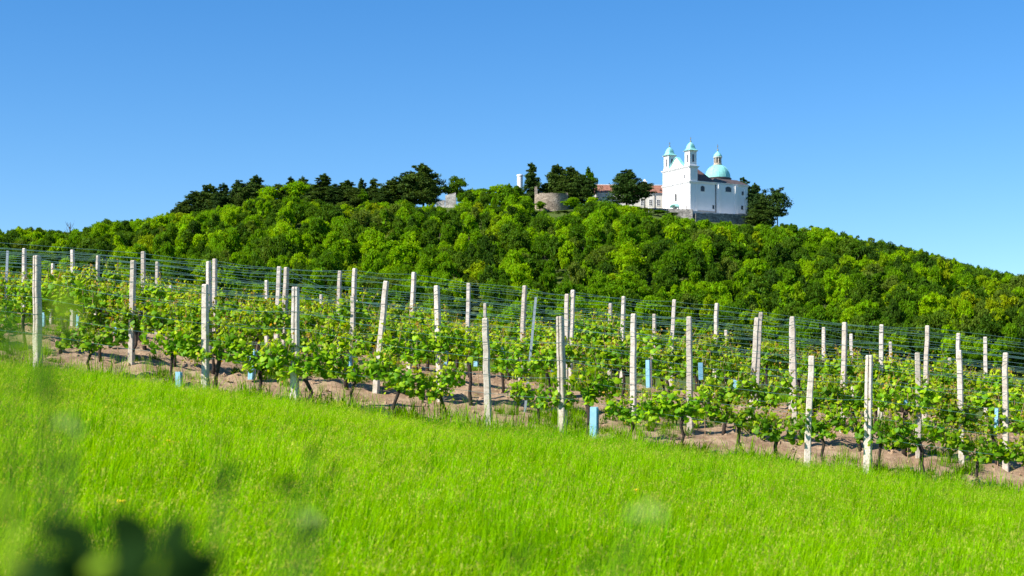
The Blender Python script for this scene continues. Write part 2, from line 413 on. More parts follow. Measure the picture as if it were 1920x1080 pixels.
rt = np.random.default_rng(5)
NSH = 10
crown_shapes = {}
shape_par = [dict(H=9, rad=4.4), dict(H=9, rad=3.9, lobes=15), dict(H=9, rad=4.9, lobes=20), dict(H=9, rad=3.3, lobes=16, zlo=.2), dict(H=9, rad=4.2, lobes=14, per=130), dict(H=9, rad=4.6, lobes=22, per=95, leaf=.42), dict(H=9, rad=2.9, lobes=18, zlo=.12), dict(H=9, rad=3.7, lobes=24, per=90, zlo=.18), dict(H=9, rad=5.0, lobes=26, per=90, leaf=.40), dict(H=9, rad=3.5, lobes=13, per=140, zlo=.15)]
for kind in ('bright', 'dark', 'yellow'):
    for i in range(NSH):
        crown_shapes[kind, i] = crown_mesh('crown_%s_%d' % (kind, i), M[kind], rt, **shape_par[i])
trunk_shapes = [trunk_mesh('trunk_%d' % i, M['bark'], rt) for i in range(3)]

# outline of the wood against sky and walls in the photograph (pixel column -> highest treetop)
_lx = [-300,0,60,130,165,200,240,270,330,400,450,480,520,560,600,640,700,760,815,826,858,864,880,940,965,990,1000,1010,1060,1075,1120,1190,1220,1250,1290,1300,1410,1450,1480,1540,1570,1600,1650,1700,1750,1800,1870,1920,2200]
_ly = [445,427,426,433,418,404,413,408,398,386,378,370,364,362,376,380,376,373,384,386,384,366,355,347,350,362,380,390,402,386,376,388,394,400,408,410,420,421,420,425,430,441,450,462,476,491,508,516,560]

cell = 6.2
pts = []
for y in np.arange(396, 606, cell*.86):
    for x in np.arange(-330, 330, cell):
        xx = x + rt.uniform(-2.4, 2.4); yy = y + rt.uniform(-2.2, 2.2)
        px = 960 + xx/yy*F
        if px < -330 or px > 2300: continue
        # keep the terrace round the church, the ruined tower and the open summit clear
        if yy > 588 and 1130 < px < 1440: continue
        if yy > 586 and 985 < px < 1075: continue
        pts.append((xx, yy))
pts = np.array(pts)
tz = ground_z(pts[:, 0], pts[:, 1])
TREES = []
for (x, y), z in zip(pts, tz):
    px = 960 + x/y*F
    h = rt.uniform(8.5, 14.0)
    zmax = (HY - np.interp(px, _lx, _ly) - (abs(rt.normal())*2.5 if rt.random() < .35 else rt.uniform(3, 14)))/F*y
    h = min(h, zmax - z)
    if h < 3.2: continue
    nzz = .6*hash_noise(x, y, .045) + .75*rt.normal()
    kind = 'bright' if nzz > -.10 else 'dark'
    yw = 0.03 + .11*smooth(1150, 1700, px)*(1 - smooth(500, 580, y))
    if rt.random() < yw: kind = 'yellow'
    w = rt.uniform(.58, 1.06)*max(.62, min(1.1, h/9))
    if rt.random() < .22: h *= rt.uniform(.5, .8); w *= .75
    TREES.append([x, y, z, h, w, kind, int(rt.integers(NSH)), rt.uniform(0, 6.28)])
# which ones show most: paint their discs near to far
TREES.sort(key=lambda t: t[1])
W_, H_ = 640, 360; cover = np.zeros((H_, W_), bool)
yy_, xx_ = np.mgrid[0:H_, 0:W_]
cover |= (yy_*3 > 600 + .095*(xx_*3 - 960))
for t in TREES:
    px = (960 + t[0]/t[1]*F)/3; top = (HY - (t[2] + t[3])/t[1]*F)/3; bot = (HY - (t[2] + t[3]*.3)/t[1]*F)/3; r = max(1, 4.2*t[4]/t[1]*F/3)
    x0, x1 = int(max(0, px - r)), int(min(W_, px + r + 1)); y0, y1 = int(max(0, top)), int(min(H_, bot + 1))
    if x1 <= x0 or y1 <= y0: t.append(0); continue
    sub = cover[y0:y1, x0:x1]; e = ((xx_[y0:y1, x0:x1] - px)/r)**2 + ((yy_[y0:y1, x0:x1] - (top + bot)/2)/max(1, (bot - top)/2))**2 < 1
    t.append(int((e & ~sub).sum())); sub |= e
TREES.sort(key=lambda t: -t[8])
zones = [(-1e9, 330, 'on the low shoulder of the hill beside the pines'), (330, 830, 'on the slope below the ridge of dark pines'), (830, 1120, 'on the slope below the ruined round tower'),
         (1120, 1480, 'on the slope below the white church'), (1480, 1e9, 'on the falling ridge beyond the church')]
ctext = {'bright': 'bright green', 'dark': 'dark green', 'yellow': 'yellow-green'}
for t in TREES[:300]:
    x, y, z, h, w, kind, sh, rz, vis = t
    px = 960 + x/y*F
    zn = [s for a, b, s in zones if a <= px < b][0]
    e = empty('broadleaf_tree', (x, y, z), rz)
    e.scale = (w*rt.uniform(.85, 1.18), w, h/9.0)
    tag(e, '%s broadleaf forest tree %s' % (ctext[kind], zn), 'tree', '%s forest trees %s' % (ctext[kind], zn))
    mobj('trunk', trunk_shapes[sh % 3], e); mobj('crown', crown_shapes[kind, sh], e)
rest = TREES[300:]
order = [(k, i) for k in ('bright', 'dark', 'yellow') for i in range(NSH)]
scatter('forest', [t[:3] for t in rest], [(0, 0, t[7]) for t in rest], [(t[4], t[4], t[3]/9.0) for t in rest], [order.index((t[5], t[6])) for t in rest],
        [crown_shapes[k] for k in order], 'mass of green broadleaf trees covering the hill behind the nearer trees', 'forest')

# ------------------------------------------------------------------ pines and single trees on the ridge
def pine_meshes(name, rg, H=13.0, rad=3.2, zlo=.22, style='cone', whorls=11, per=110, leaf=.42, trunk_r=.2):
    mb = MB(); lean = rg.normal(size=2)*.25
    def axis(t): return np.array([lean[0]*t*t, lean[1]*t*t, H*t])
    mb.tube([tuple(axis(0) - np.array([0, 0, .8]))] + [tuple(axis(t)) for t in (.2, .45, .7, .97)], [trunk_r*1.3, trunk_r, trunk_r*.8, trunk_r*.5, trunk_r*.12], 7)
    cs, ns, ss = [], [], []
    for k in range(whorls):
        t = zlo + (1 - zlo)*(k + rg.uniform(0, .5))/whorls
        u = (t - zlo)/(1 - zlo)
        if style == 'cone': pr = (1 - u)**.8*1.0 + .10
        elif style == 'umbrella': pr = .55 + .5*math.sin(min(1, u*1.15)*math.pi)**.8
        else: pr = min(1, .80 + .9*u)*(1 - u**2.2) + .16
        nb = int(rg.integers(4, 7)) if u < .85 else 3
        a0 = rg.uniform(0, 6.28)
        for j in range(nb):
            a = a0 + j*2*math.pi/nb + rg.normal()*.3
            L = rad*pr*rg.uniform(.62, 1.12)
            base = axis(t); rise = L*(.10 if style == 'cone' else .28)*rg.uniform(.3, 1.5)
            tip = base + np.array([math.cos(a)*L, math.sin(a)*L, rise])
            mb.tube([tuple(base), tuple((base + tip)/2 + np.array([0, 0, -.05*L])), tuple(tip)], [trunk_r*.32*(1.1 - t), trunk_r*.22*(1.1 - t) + .01, .012], 4)
            for q in (.30, .64, .98):
                c = base + (tip - base)*q + np.array([0, 0, .1 + rg.normal()*.38]) + np.array([rg.normal()*.25, rg.normal()*.25, 0])
                pr_ = max(.45, L*.42)*rg.uniform(.8, 1.2)
                m = rg.normal(size=(per//2, 3)); m /= np.linalg.norm(m, axis=1, keepdims=True)
                cs.append(c + m*np.array([pr_, pr_, pr_*rg.uniform(.42, .75)])*rg.uniform(.35, 1.05, (per//2, 1)))
                nn = m*np.array([.6, .6, 1.3]) + .6*rg.normal(size=m.shape) + np.array([0, 0, .5]); ns.append(nn/np.linalg.norm(nn, axis=1, keepdims=True)); ss.append(rg.uniform(.6, 1.2, per//2)*leaf)
    c = axis(1.0); m = rg.normal(size=(26, 3)); m /= np.linalg.norm(m, axis=1, keepdims=True)
    cs.append(c + m*np.array([.35, .35, .6])); ns.append(m); ss.append(np.full(26, leaf*.7))
    v = quads_from(np.concatenate(cs), np.concatenate(ns), np.concatenate(ss), rg, 1.9); n = len(v)//4
    return mb.mesh(name + '_trunk', M['pine_bark'], True), mesh_np(name + '_crown', v, np.arange(4*n), np.arange(n)*4, M['pine'])

rp = np.random.default_rng(21)
pine_var = {}
for st in ('cone', 'layer', 'umbrella'):
    pine_var[st] = [pine_meshes('%s_%d' % (st, i), rp, H=13, rad={'cone': 3.0, 'layer': 3.6, 'umbrella': 3.9}[st], zlo={'cone': .08, 'layer': .10, 'umbrella': .40}[st], style=st, whorls={'cone': 13, 'layer': 12, 'umbrella': 7}[st]) for i in range(3)]

def pine(name, px, top, d, wpx, style, var, label, group=None, base_drop=0.0):
    x = (px - 960)/F*d; z = gz(x, d) - base_drop
    h = (HY - top)/F*d - z
    e = empty(name, (x, d, z), rp.uniform(0, 6.28))
    rr = {'cone': 3.2, 'layer': 3.9, 'umbrella': 4.2}[style]
    w = wpx/2/F*d/rr; e.scale = (w, w, h/13.0)
    tm, cm = pine_var[style][var]
    mobj('trunk', tm, e); mobj('crown', cm, e)
    return tag(e, label, 'tree', group)

g1 = 'dark pines along the ridge'
ridge_pines = [(345,377,600,46,'layer','dark pine, lowest at the outer end of the ridge row'), (366,360,602,54,'layer','second dark pine from the outer end of the ridge row'),
    (393,347,604,60,'layer','broad dark pine, third from the outer end of the ridge row'), (421,345,606,44,'cone','pointed dark pine between two broad ones on the ridge shoulder'),
    (448,340,606,48,'layer','dark pine, fifth from the outer end of the ridge row'), (479,330,607,52,'layer','dark flat-topped pine above bright broadleaf trees on the ridge'),
    (525,346,600,50,'layer','short dark pine behind bright broadleaf crowns on the ridge'), (544,333,612,34,'cone','slim dark pine tip rising between the ridge broadleaf trees'),
    (569,332,612,38,'layer','dark pine with small rounded top behind the ridge wood'), (606,327,598,64,'cone','tall dark pine with pointed top in the middle of the ridge'),
    (628,352,596,46,'layer','low dark pine just beside the tall pointed ridge pine'), (650,339,602,58,'layer','dark pine with drooping tiers beside the tall pointed one'),
    (679,336,606,34,'cone','slender dark conifer with feathery tip on the ridge'), (700,336,608,36,'cone','twin slender conifer with feathery tip on the ridge'),
    (718,352,600,44,'layer','low dark pine before the big pine clump'), (738,338,604,60,'layer','dark spreading pine at the edge of the big pine clump'),
    (769,323,603,66,'layer','dark pine in the middle of the big pine clump'), (794,308,602,74,'layer','tallest broad dark pine of the clump nearest the white ruin'),
    (806,335,598,44,'layer','dark pine hanging over the white ruin'), (333,388,596,34,'layer','small dark pine, first at the outer foot of the ridge row'), (408,360,600,44,'layer','low dark pine filling the gap behind two broad ridge pines'),
    (463,350,600,44,'layer','low dark pine beside the flat-topped ridge pine'), (588,348,600,40,'layer','low dark pine before the tall pointed ridge pine'), (665,352,596,40,'layer','low dark pine between drooping pine and slender conifer')]
for i, (px, top, d, w, st, lb) in enumerate(ridge_pines):
    pine('pine_tree', px, top, d, w, st, i % 3, lb, g1)
for i, (px, top, d, w, st, lb) in enumerate([
    (995,307,604,40,'cone','pointed dark spruce behind the ruined round tower'), (1044,310,608,54,'layer','dark pine behind the ruined tower, standing tallest of its clump'),
    (1071,314,606,58,'layer','broad dark pine in the clump beside the ruined tower'), (1092,330,600,56,'layer','low dark pine in the clump next to the red-roofed wing'),
    (1060,345,598,50,'layer','dark low pine right behind the ruined tower wall'), (1024,345,606,40,'layer','small dark pine between spruce and pine clump'),
    (1175,320,596,64,'layer','big dome-shaped dark pine before the red-roofed wing'), (1209,342,596,40,'umbrella','small dark pine beside the big one, before the red-roofed wing'),
    (1414,346,618,48,'layer','dark pine right behind the church end wall'), (1430,368,614,52,'layer','dense dark pine between church and open-crowned pine'),
    (1424,385,606,52,'layer','low dark pine at the end of the rampart'),(1458,359,612,50,'umbrella','open-crowned dark pine with bare trunk, farthest out from the church'), (1394,336,628,40,'layer','pine top just showing over the church roof')]):
    pine('pine_tree', px, top, d, w, st, (i + 1) % 3, lb, 'dark pines around the buildings')
def single_tree(px, top, d, wpx, kind, sh, label):
    x = (px - 960)/F*d; z = gz(x, d); h = (HY - top)/F*d - z
    e = empty('broadleaf_tree', (x, d, z), px*.7); w = wpx/2/F*d/4.6; e.scale = (w, w, h/9.0)
    mobj('trunk', trunk_shapes[sh % 3], e); mobj('crown', crown_shapes[kind, sh], e)
    return tag(e, label, 'tree')
for px_, tp_, sz_, kd_, sh_, lb_ in ((1078, 372, 50, 'bright', 0, 'bright green tree right beside the ruined tower'), (1108, 370, 44, 'bright', 4, 'bright green tree below the dark pine clump'), (1134, 379, 44, 'dark', 2, 'dark green tree below the near end of the red-roofed wing'),
        (1160, 384, 40, 'bright', 1, 'bright green tree at the foot of the big dome-shaped pine'), (1187, 387, 38, 'bright', 4, 'bright green tree under the small dark pine by the rampart'), (1209, 391, 36, 'dark', 1, 'dark green tree at the foot of the white pole'), (1234, 394, 36, 'bright', 0, 'bright green tree against the pale rampart wall'), (1256, 399, 34, 'dark', 4, 'dark green bushy tree against the middle of the pale rampart'), (1032, 402, 40, 'bright', 0, 'bright green tree growing at the middle of the ruined tower foot'), (1046, 405, 36, 'dark', 2, 'dark green low tree at the middle of the ruined tower foot'), (1012, 378, 40, 'bright', 3, 'bright green tree hiding the foot of the ruined tower'), (1056, 396, 34, 'dark', 0, 'dark green tree against the shaded side of the ruined tower')):
    single_tree(px_, tp_, 583, sz_, kd_, sh_, lb_)
single_tree(852, 333, 606, 54, 'dark', 4, 'round green broadleaf tree standing over the white ruin')
single_tree(1103, 318, 612, 42, 'bright', 3, 'bright green tree at the end of the dark pine clump by the wing')
single_tree(680, 357, 594, 34, 'bright', 3, 'narrow bright green tree among dark ridge pines')
single_tree(500, 350, 596, 62, 'bright', 0, 'wide bright green tree among dark ridge pines')
single_tree(553, 341, 600, 56, 'bright', 2, 'bright green tree on the ridge between dark pine tips')
single_tree(940, 346, 596, 60, 'bright', 4, 'bright green tree left of the spruce by the round tower')
single_tree(872, 362, 590, 40, 'bright', 4, 'bright green tree right beside the white ruin')
single_tree(970, 347, 597, 34, 'bright', 1, 'bright green tree in front of the small white turret')
single_tree(905, 352, 596, 58, 'bright', 1, 'bright green tree between the round ridge tree and the spruce')

# bare tree on the left skyline and a dead one in the wood
def bare_tree(px, top, d, label, hmin=0, rg=np.random.default_rng(3)):
    x = (px - 960)/F*d; z = gz(x, d); h = (HY - top)/F*d - z
    e = empty('bare_tree', (x, d, z)); tb = MB(); tb.tube([(0,0,-.5),(.1,0,h*.4),(-.1,.1,h*.75)], [.2,.15,.08], 6); tb.build('trunk', M['bark'], e, True)
    br = MB()
    for i in range(26):
        z0 = h*rg.uniform(.3, .75); a = rg.uniform(0, 6.28); l = rg.uniform(1.2, 2.8)
        p1 = (math.cos(a)*l*.5, math.sin(a)*l*.5, z0 + l*.55); p2 = (math.cos(a)*l*.8, math.sin(a)*l*.8, min(h, z0 + l*1.3))
        br.tube([(0, 0, z0), p1, p2], [.07, .05, .02], 4)
        for q in range(3):
            a2 = a + rg.normal()*.8
            br.tube([p1, (p1[0] + math.cos(a2)*.7, p1[1] + math.sin(a2)*.7, min(h, p1[2] + 1.0))], [.035, .012], 3)
    br.build('branches', M['bark'], e)
    tag(e, label, 'tree')
bare_tree(131, 404, 560, 'bare leafless tree sticking out of the low shoulder of the wood')
bare_tree(1386, 434, 566, 'dead leafless tree in the wood below the church')

# ------------------------------------------------------------------ church
CH_A = R(30); cA, sA = math.cos(CH_A), math.sin(CH_A)
C0 = at(1293, 397, 600)
church = empty('church', C0, CH_A)
tag(church, 'white twin-towered baroque church with green copper dome on the hilltop', 'church')
def side_pt(px, py):            # point on the long wall
    x = 0.0
    for _ in range(6): x = ((px - 960)/F*(600 + sA*x) - C0[0])/cA
    return x, (HY - py)/F*(600 + sA*x) - C0[2]
def front_pt(px, py):           # point on the gable front
    y = 0.0
    for _ in range(8): y = (C0[0] - (px - 960)/F*(600 + cA*y))/sA
    return y, (HY - py)/F*(600 + cA*y) - C0[2]
FW = 17.6; L = side_pt(1403, 380)[0]; YC = FW/2
FZ = -4.0
MB().box(0, 3.8, 0, FW, FZ, 17.3).build('front_wall', M['white_wall'], church)
MB().box(3.8, L, .35, FW - .35, FZ, 11.6).build('nave_wall', M['white_wall'], church)
MB().box(13.0, 23.2, -.12, FW + .1, FZ, 11.5).build('bay_wall', M['white_wall'], church)
# plinth, cornices
def band(x0, x1, y0, y1, z0, z1, out, name='cornice', mat='trim'):
    mb = MB(); mb.box(x0 - out, x1 + out, y0 - out, y1 + out, z0, z1); return mb
band(3.9, L, .35, FW - .35, FZ, .9, .14).build('plinth', M['pale_stone'], church)
c = MB()
for dz, o in ((0, .18), (.28, .34), (.52, .52)): c.box(3.82, L + o, .35 - o, FW - .35 + o, 11.35 + dz, 11.35 + dz + .30 - (0 if dz < .5 else .06))
c.build('cornice', M['trim'], church)
c = MB()
for dz, o in ((0, .16), (.28, .30), (.52, .48)): c.box(-o, 3.8 + o*.3, -o, FW + o, 11.0 + dz, 11.0 + dz + .28)
c.build('cornice', M['trim'], church)
c = MB()
for dz, o in ((0, .16), (.30, .36), (.58, .55)): c.box(-o, 3.8 + o, -o, FW + o, 16.9 + dz, 16.9 + dz + .28)
c.build('cornice', M['trim'], church)
# pilasters
def pil_side(px0, px1, y_out, z1=11.3, z0=FZ):
    x0 = side_pt(px0, 380)[0]; x1 = side_pt(px1, 380)[0]
    MB().box(x0, x1, .35 - y_out, .36, z0, z1).build('pilaster', M['trim'], church)
for a, b, o in ((1346, 1351, .85), (1377.5, 1383, .85), (1396, 1402, .3)): pil_side(a, b, o)
for x0, x1 in ((.15, 1.0), (2.6, 3.5)):
    MB().box(x0, x1, -.22, .01, FZ, 10.9).build('pilaster', M['trim'], church)
    MB().box(x0, x1, -.18, .01, 11.9, 16.8).build('pilaster', M['trim'], church)
for y0, y1 in ((.15, 1.1), (3.3, 4.1), (13.5, 14.3), (16.4, 17.4)):
    MB().box(-.22, .01, y0, y1, FZ, 10.9).build('pilaster', M['trim'], church)
    MB().box(-.16, .01, y0, y1, 11.9, 16.8).build('pilaster', M['trim'], church)
# windows
def arch_pts(u0, u1, z0, z1, rise, n=8):
    pts = [(u0, z0), (u1, z0), (u1, z1 - rise)]
    for i in range(1, n):
        a = math.pi*i/n; pts.append(((u0 + u1)/2 + (u1 - u0)/2*math.cos(a), z1 - rise + rise*math.sin(a)))
    pts.append((u0, z1 - rise)); return pts
def slab(pts, to3, a, b):
    return MB().loft([[to3(u, z, a) for u, z in pts], [to3(u, z, b) for u, z in pts]])
def window(u0, u1, z0, z1, rise, to3, parent, fw=.22, name='window', proud=.10):
    """frame round a dark pane set back inside it"""
    o = arch_pts(u0 - fw, u1 + fw, z0 - fw, z1 + fw, rise*(1 + fw/max(.4, (u1 - u0)/2)) if rise else 0)
    i = arch_pts(u0, u1, z0, z1, rise)
    n = len(o); mb = MB()
    vs = [to3(u, z, -.05) for u, z in o] + [to3(u, z, proud) for u, z in o] + [to3(u, z, proud) for u, z in i] + [to3(u, z, -.05) for u, z in i]
    fs = []
    for k in range(n):
        j = (k + 1) % n
        for s_ in range(3): fs.append((s_*n + k, s_*n + j, (s_ + 1)*n + j, (s_ + 1)*n + k))
    mb.add(vs, fs); w = mb.build(name, M['trim'], parent)
    slab(i, to3, -.03, .03).build('pane', M['glass'], w)
    if u1 - u0 > 1.2:
        b = MB(); um = (u0 + u1)/2
        for uu in (um,): b.loft([[to3(uu - .05, z0 + .02, .03), to3(uu + .05, z0 + .02, .03), to3(uu + .05, z1 - .02, .03), to3(uu - .05, z1 - .02, .03)], [to3(uu - .05, z0 + .02, .06), to3(uu + .05, z0 + .02, .06), to3(uu + .05, z1 - .02, .06), to3(uu - .05, z1 - .02, .06)]])
        b.build('glazing_bar', M['iron'], w)
    return w
nave3 = lambda u, z, o: (u, .35 - o, z)
bay3 = lambda u, z, o: (u, -.12 - o, z)
front3 = lambda u, z, o: (-o, u, z)
def win_px(px0, px1, py0, py1, rise, to3, fn, parent=church):
    u0, z1 = fn(px0, py0); u1, z0 = fn(px1, py1)
    window(min(u0, u1), max(u0, u1), z0, z1, rise, to3, parent)
win_px(1314.5, 1322, 348, 359, .45, nave3, side_pt)
win_px(1359.5, 1370.5, 349.5, 360.5, .8, bay3, side_pt)
win_px(1391.3, 1395.2, 358.5, 366, 0, nave3, side_pt)
win_px(1390.3, 1394.2, 385.5, 393.2, 0, nave3, side_pt)
win_px(1336.5, 1340.3, 384.5, 392, 0, nave3, side_pt)
window(YC - .55, YC + .55, 4.9, 8.0, .5, front3, church, .3)
for y in (3.0, 14.6): window(y - .35, y + .35, 13.2, 14.6, .33, front3, church, .2)
for y in (2.1, 15.2): window(y - .3, y + .3, 1.2, 2.8, .25, front3, church, .15)
# portal and its copper canopy
d_ = MB(); d_.box(-.12, -.01, YC - 1.1, YC + 1.1, FZ, 2.5); door = d_.build('door', M['glass'], church)
MB().box(-.3, -.01, YC + 1.1, YC + 1.6, FZ, 2.7).box(-.3, -.01, YC - 1.6, YC - 1.1, FZ, 2.7).build('door_frame', M['trim'], door)
cn = MB(); n = 10
cn.loft([[(-1.6 if k else -.05, YC - 2.2*math.cos(math.pi*i/n), 2.75 + 1.5*math.sin(math.pi*i/n)*(1 if not k else .7)) for i in range(n + 1)] + [(-1.6 if k else -.05, YC - 2.2*math.cos(math.pi*i/n)*.93, 2.62 + 1.32*math.sin(math.pi*i/n)*(1 if not k else .7)) for i in range(n, -1, -1)] for k in (0, 1)])
cn.build('canopy', M['copper'], church)
# gable between the towers
gp = [(3.5, 17.75), (FW - 3.5, 17.75)]
half = [(5.0, 17.9), (4.45, 18.4), (3.4, 19.1), (2.2, 20.2), (1.1, 21.3), (.5, 21.75), (0, 21.9)]
prof = [(YC + u, z) for u, z in half] + [(YC - u, z) for u, z in half[-2::-1]]
slab(prof + [(YC - 5.0, 17.4), (YC + 5.0, 17.4)], lambda u, z, o: (-o, u, z), -1.2, -.1).build('gable', M['white_wall'], church)
cop = MB(); a = prof; b = [(u, z + .3) for u, z in prof]
cop.loft([[(-.18, u, z + .015) for u, z in a] + [(-.18, u, z) for u, z in b[::-1]], [(1.4, u, z + .015) for u, z in a] + [(1.4, u, z) for u, z in b[::-1]]]); cop.build('gable_coping', M['copper'], church)
# nave roof
rf = MB()
rz0, rz1 = 12.12, 20.3
rf.add([(3.85, -.1, rz0), (12.6, -.1, rz0), (12.6, FW + .1, rz0), (3.85, FW + .1, rz0), (3.85, YC, rz1), (6.6, YC, rz1)], [(0, 1, 5, 4), (1, 2, 5), (2, 3, 4, 5), (0, 4, 3), (0, 3, 2, 1)])
rf.add([(1.0, YC - 4.6, 17.8), (3.84, YC - 4.6, 17.8), (3.84, YC + 4.6, 17.8), (1.0, YC + 4.6, 17.8), (1.0, YC, rz1 - .02), (3.84, YC, rz1 - .02)], [(0, 1, 5, 4), (2, 3, 4, 5), (0, 4, 3), (1, 2, 5), (0, 3, 2, 1)])
rf.build('roof', M['tile_shaded'], church)
lo = MB(); DX = side_pt(1348 + 21.2, 380)[0] - .15
DX = 20.2
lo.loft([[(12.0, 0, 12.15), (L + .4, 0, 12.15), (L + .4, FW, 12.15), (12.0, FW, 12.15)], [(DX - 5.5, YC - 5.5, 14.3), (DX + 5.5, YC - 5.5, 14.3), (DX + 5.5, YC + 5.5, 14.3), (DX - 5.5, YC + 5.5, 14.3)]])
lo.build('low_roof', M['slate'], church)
# dome and lantern
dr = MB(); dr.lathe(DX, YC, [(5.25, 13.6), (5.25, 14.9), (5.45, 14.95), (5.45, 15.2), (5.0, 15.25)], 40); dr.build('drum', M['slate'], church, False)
dp = [(5.05, 15.2)] + [(5.0*math.cos(t)**.92, 15.3 + 5.4*math.sin(t)) for t in np.linspace(.03, 1.32, 14)] + [(1.0, 20.75)]
dome = MB().lathe(DX, YC, dp, 40).build('dome', M['copper'], church, True)
for k in range(12):
    a = 2*math.pi*k/12; rb = MB()
    rb.tube([(DX + (r + .02)*math.cos(a), YC + (r + .02)*math.sin(a), z) for r, z in dp[1:-1]], .07, 5); rb.build('rib', M['copper'], dome)
lan = MB(); lan.lathe(DX, YC, [(1.75, 20.5), (1.75, 20.9), (1.5, 20.95), (1.5, 21.25)], 16).build('lantern', M['pale_stone'], church)
for k in range(8):
    a = 2*math.pi*(k + .5)/8
    p = MB(); p.lathe(DX + 1.3*math.cos(a), YC + 1.3*math.sin(a), [(.30, 21.2), (.26, 21.5), (.24, 23.2), (.34, 23.5)], 8); p.build('lantern_pillar', M['pale_stone'], church)
MB().lathe(DX, YC, [(.75, 21.2), (.75, 23.45)], 10).build('lantern_core', M['glass'], church)
MB().lathe(DX, YC, [(1.75, 23.45), (1.85, 23.7), (1.6, 23.85)], 16).build('lantern_cornice', M['trim'], church)
MB().lathe(DX, YC, [(1.75, 23.85), (1.6, 24.3), (1.25, 24.95), (.7, 25.5), (.25, 25.85), (.1, 26.3)], 20).build('lantern_cap', M['copper'], church, True)
def cross(cx, cy, z, h, parent):
    m = MB(); m.lathe(cx, cy, [(.05, z), (.28, z + .12), (.34, z + .35), (.22, z + .6), (.05, z + .68)], 10); m.box(cx - .07, cx + .07, cy - .07, cy + .07, z + .6, z + h)
    m.box(cx - .05, cx + .05, cy - .5, cy + .5, z + h*.70, z + h*.70 + .13); m.build('cross', M['gilt'], parent)
cross(DX, YC, 26.2, 2.6, church)
# towers
def tower(cy):
    cx = 1.9
    t = MB(); t.square(cx, cy, [(1.72, 17.75), (1.72, 18.6), (1.55, 18.65), (1.55, 23.3)]); tw = t.build('belfry', M['white_wall'], church)
    for sx in (-1, 1):
        for sy in (-1, 1):
            MB().box(cx + sx*1.42 - .2, cx + sx*1.42 + .2, cy + sy*1.42 - .2, cy + sy*1.42 + .2, 18.66, 23.25).build('corner_pilaster', M['trim'], tw)
    window(cx - .42, cx + .42, 19.3, 22.4, .42, lambda u, z, o: (u, cy - 1.55 - o, z), tw, .12)['label'] = 'dark round-arched belfry opening'
    window(cy - .42, cy + .42, 19.3, 22.4, .42, lambda u, z, o: (cx - 1.55 - o, u, z), tw, .12)['label'] = 'dark round-arched belfry opening'
    e = MB(); e.square(cx, cy, [(1.66, 23.25), (1.8, 23.5), (2.05, 23.6), (2.05, 23.8)]); e.build('eaves_cornice', M['trim'], tw)
    cp = MB(); n = 24
    def ring(r, z, p): 
        out = []
        for i in range(n):
            a = 2*math.pi*i/n; ca, sa = math.cos(a), math.sin(a)
            k = (abs(ca)**p + abs(sa)**p)**(-1/p); out.append((cx + r*k*ca, cy + r*k*sa, z))
        return out
    cp.loft([ring(2.3, 23.82, 9), ring(2.05, 23.98, 8), ring(1.62, 24.35, 6), ring(1.42, 24.9, 5), ring(1.34, 25.5, 4), ring(1.15, 26.1, 3), ring(.8, 26.6, 2.4), ring(.35, 26.95, 2), ring(.12, 27.3, 2)])
    cp.build('tower_cap', M['copper'], church, False)
    cross(cx, cy, 27.1, 2.0, church)
tower(1.9); tower(FW - 1.9)
# drainpipe
xp = side_pt(1342.5, 380)[0]
MB().tube([(xp, .15, 11.3), (xp, .2, 10.8), (xp, .2, FZ)], .12, 6).build('drainpipe', M['iron'], church)

# terrace and rampart wall below the church
def rampart(name, p0, p1, z_top0, z_top1, label, thick=1.2, depth=9.0, n=26):
    """stone wall with an uneven top"""
    p0 = Vector(p0); p1 = Vector(p1); d = (p1 - p0); ln = d.length; d.normalize(); nv = Vector((-d.y, d.x))
    rings = []
    for i in range(n + 1):
        t = i/n; p = p0 + d*ln*t; zt = z_top0 + (z_top1 - z_top0)*t + rp.uniform(-.12, .12)
        a = p - nv*thick/2; b = p + nv*thick/2
        rings.append([(a.x, a.y, zt - depth), (b.x, b.y, zt - depth), (b.x, b.y, zt), (a.x, a.y, zt + rp.uniform(-.1, .1))])
    return tag(MB().loft(rings).build(name, M['rampart']), label, 'wall')
A = at(1180, 389, 602); B = at(1299, 391.5, 595); B2 = at(1299, 399.5, 595); Cc = at(1414, 402.5, 611)
rampart('rampart_wall', (A[0], A[1]), (B[0], B[1]), A[2], B[2] - .3, 'pale grey stone rampart wall below the church front')
rampart('rampart_wall', (B2[0] + .8, B2[1] + .3), (Cc[0], Cc[1]), B2[2], Cc[2], 'dark grey stone rampart wall below the long church side')
ter = MB(); ter.loft([[(A[0], 604, z), (B[0], 596, z), (Cc[0], 612, z), (Cc[0] + 2, 640, z), (A[0], 650, z)] for z in (60, C0[2] - .12)])
tag(ter.build('terrace_ground', M['bounce_gravel']), kind='structure')
pw = at(1216.5, 388, 588)
fp = MB(); zb = gz(pw[0], pw[1]); fp.tube([(pw[0], pw[1], zb - .5), (pw[0], pw[1], pw[2])], .13, 6); tag(fp.build('white_pole', M['pole_white']), 'thin white pole standing in the treetops below the rampart', 'pole')

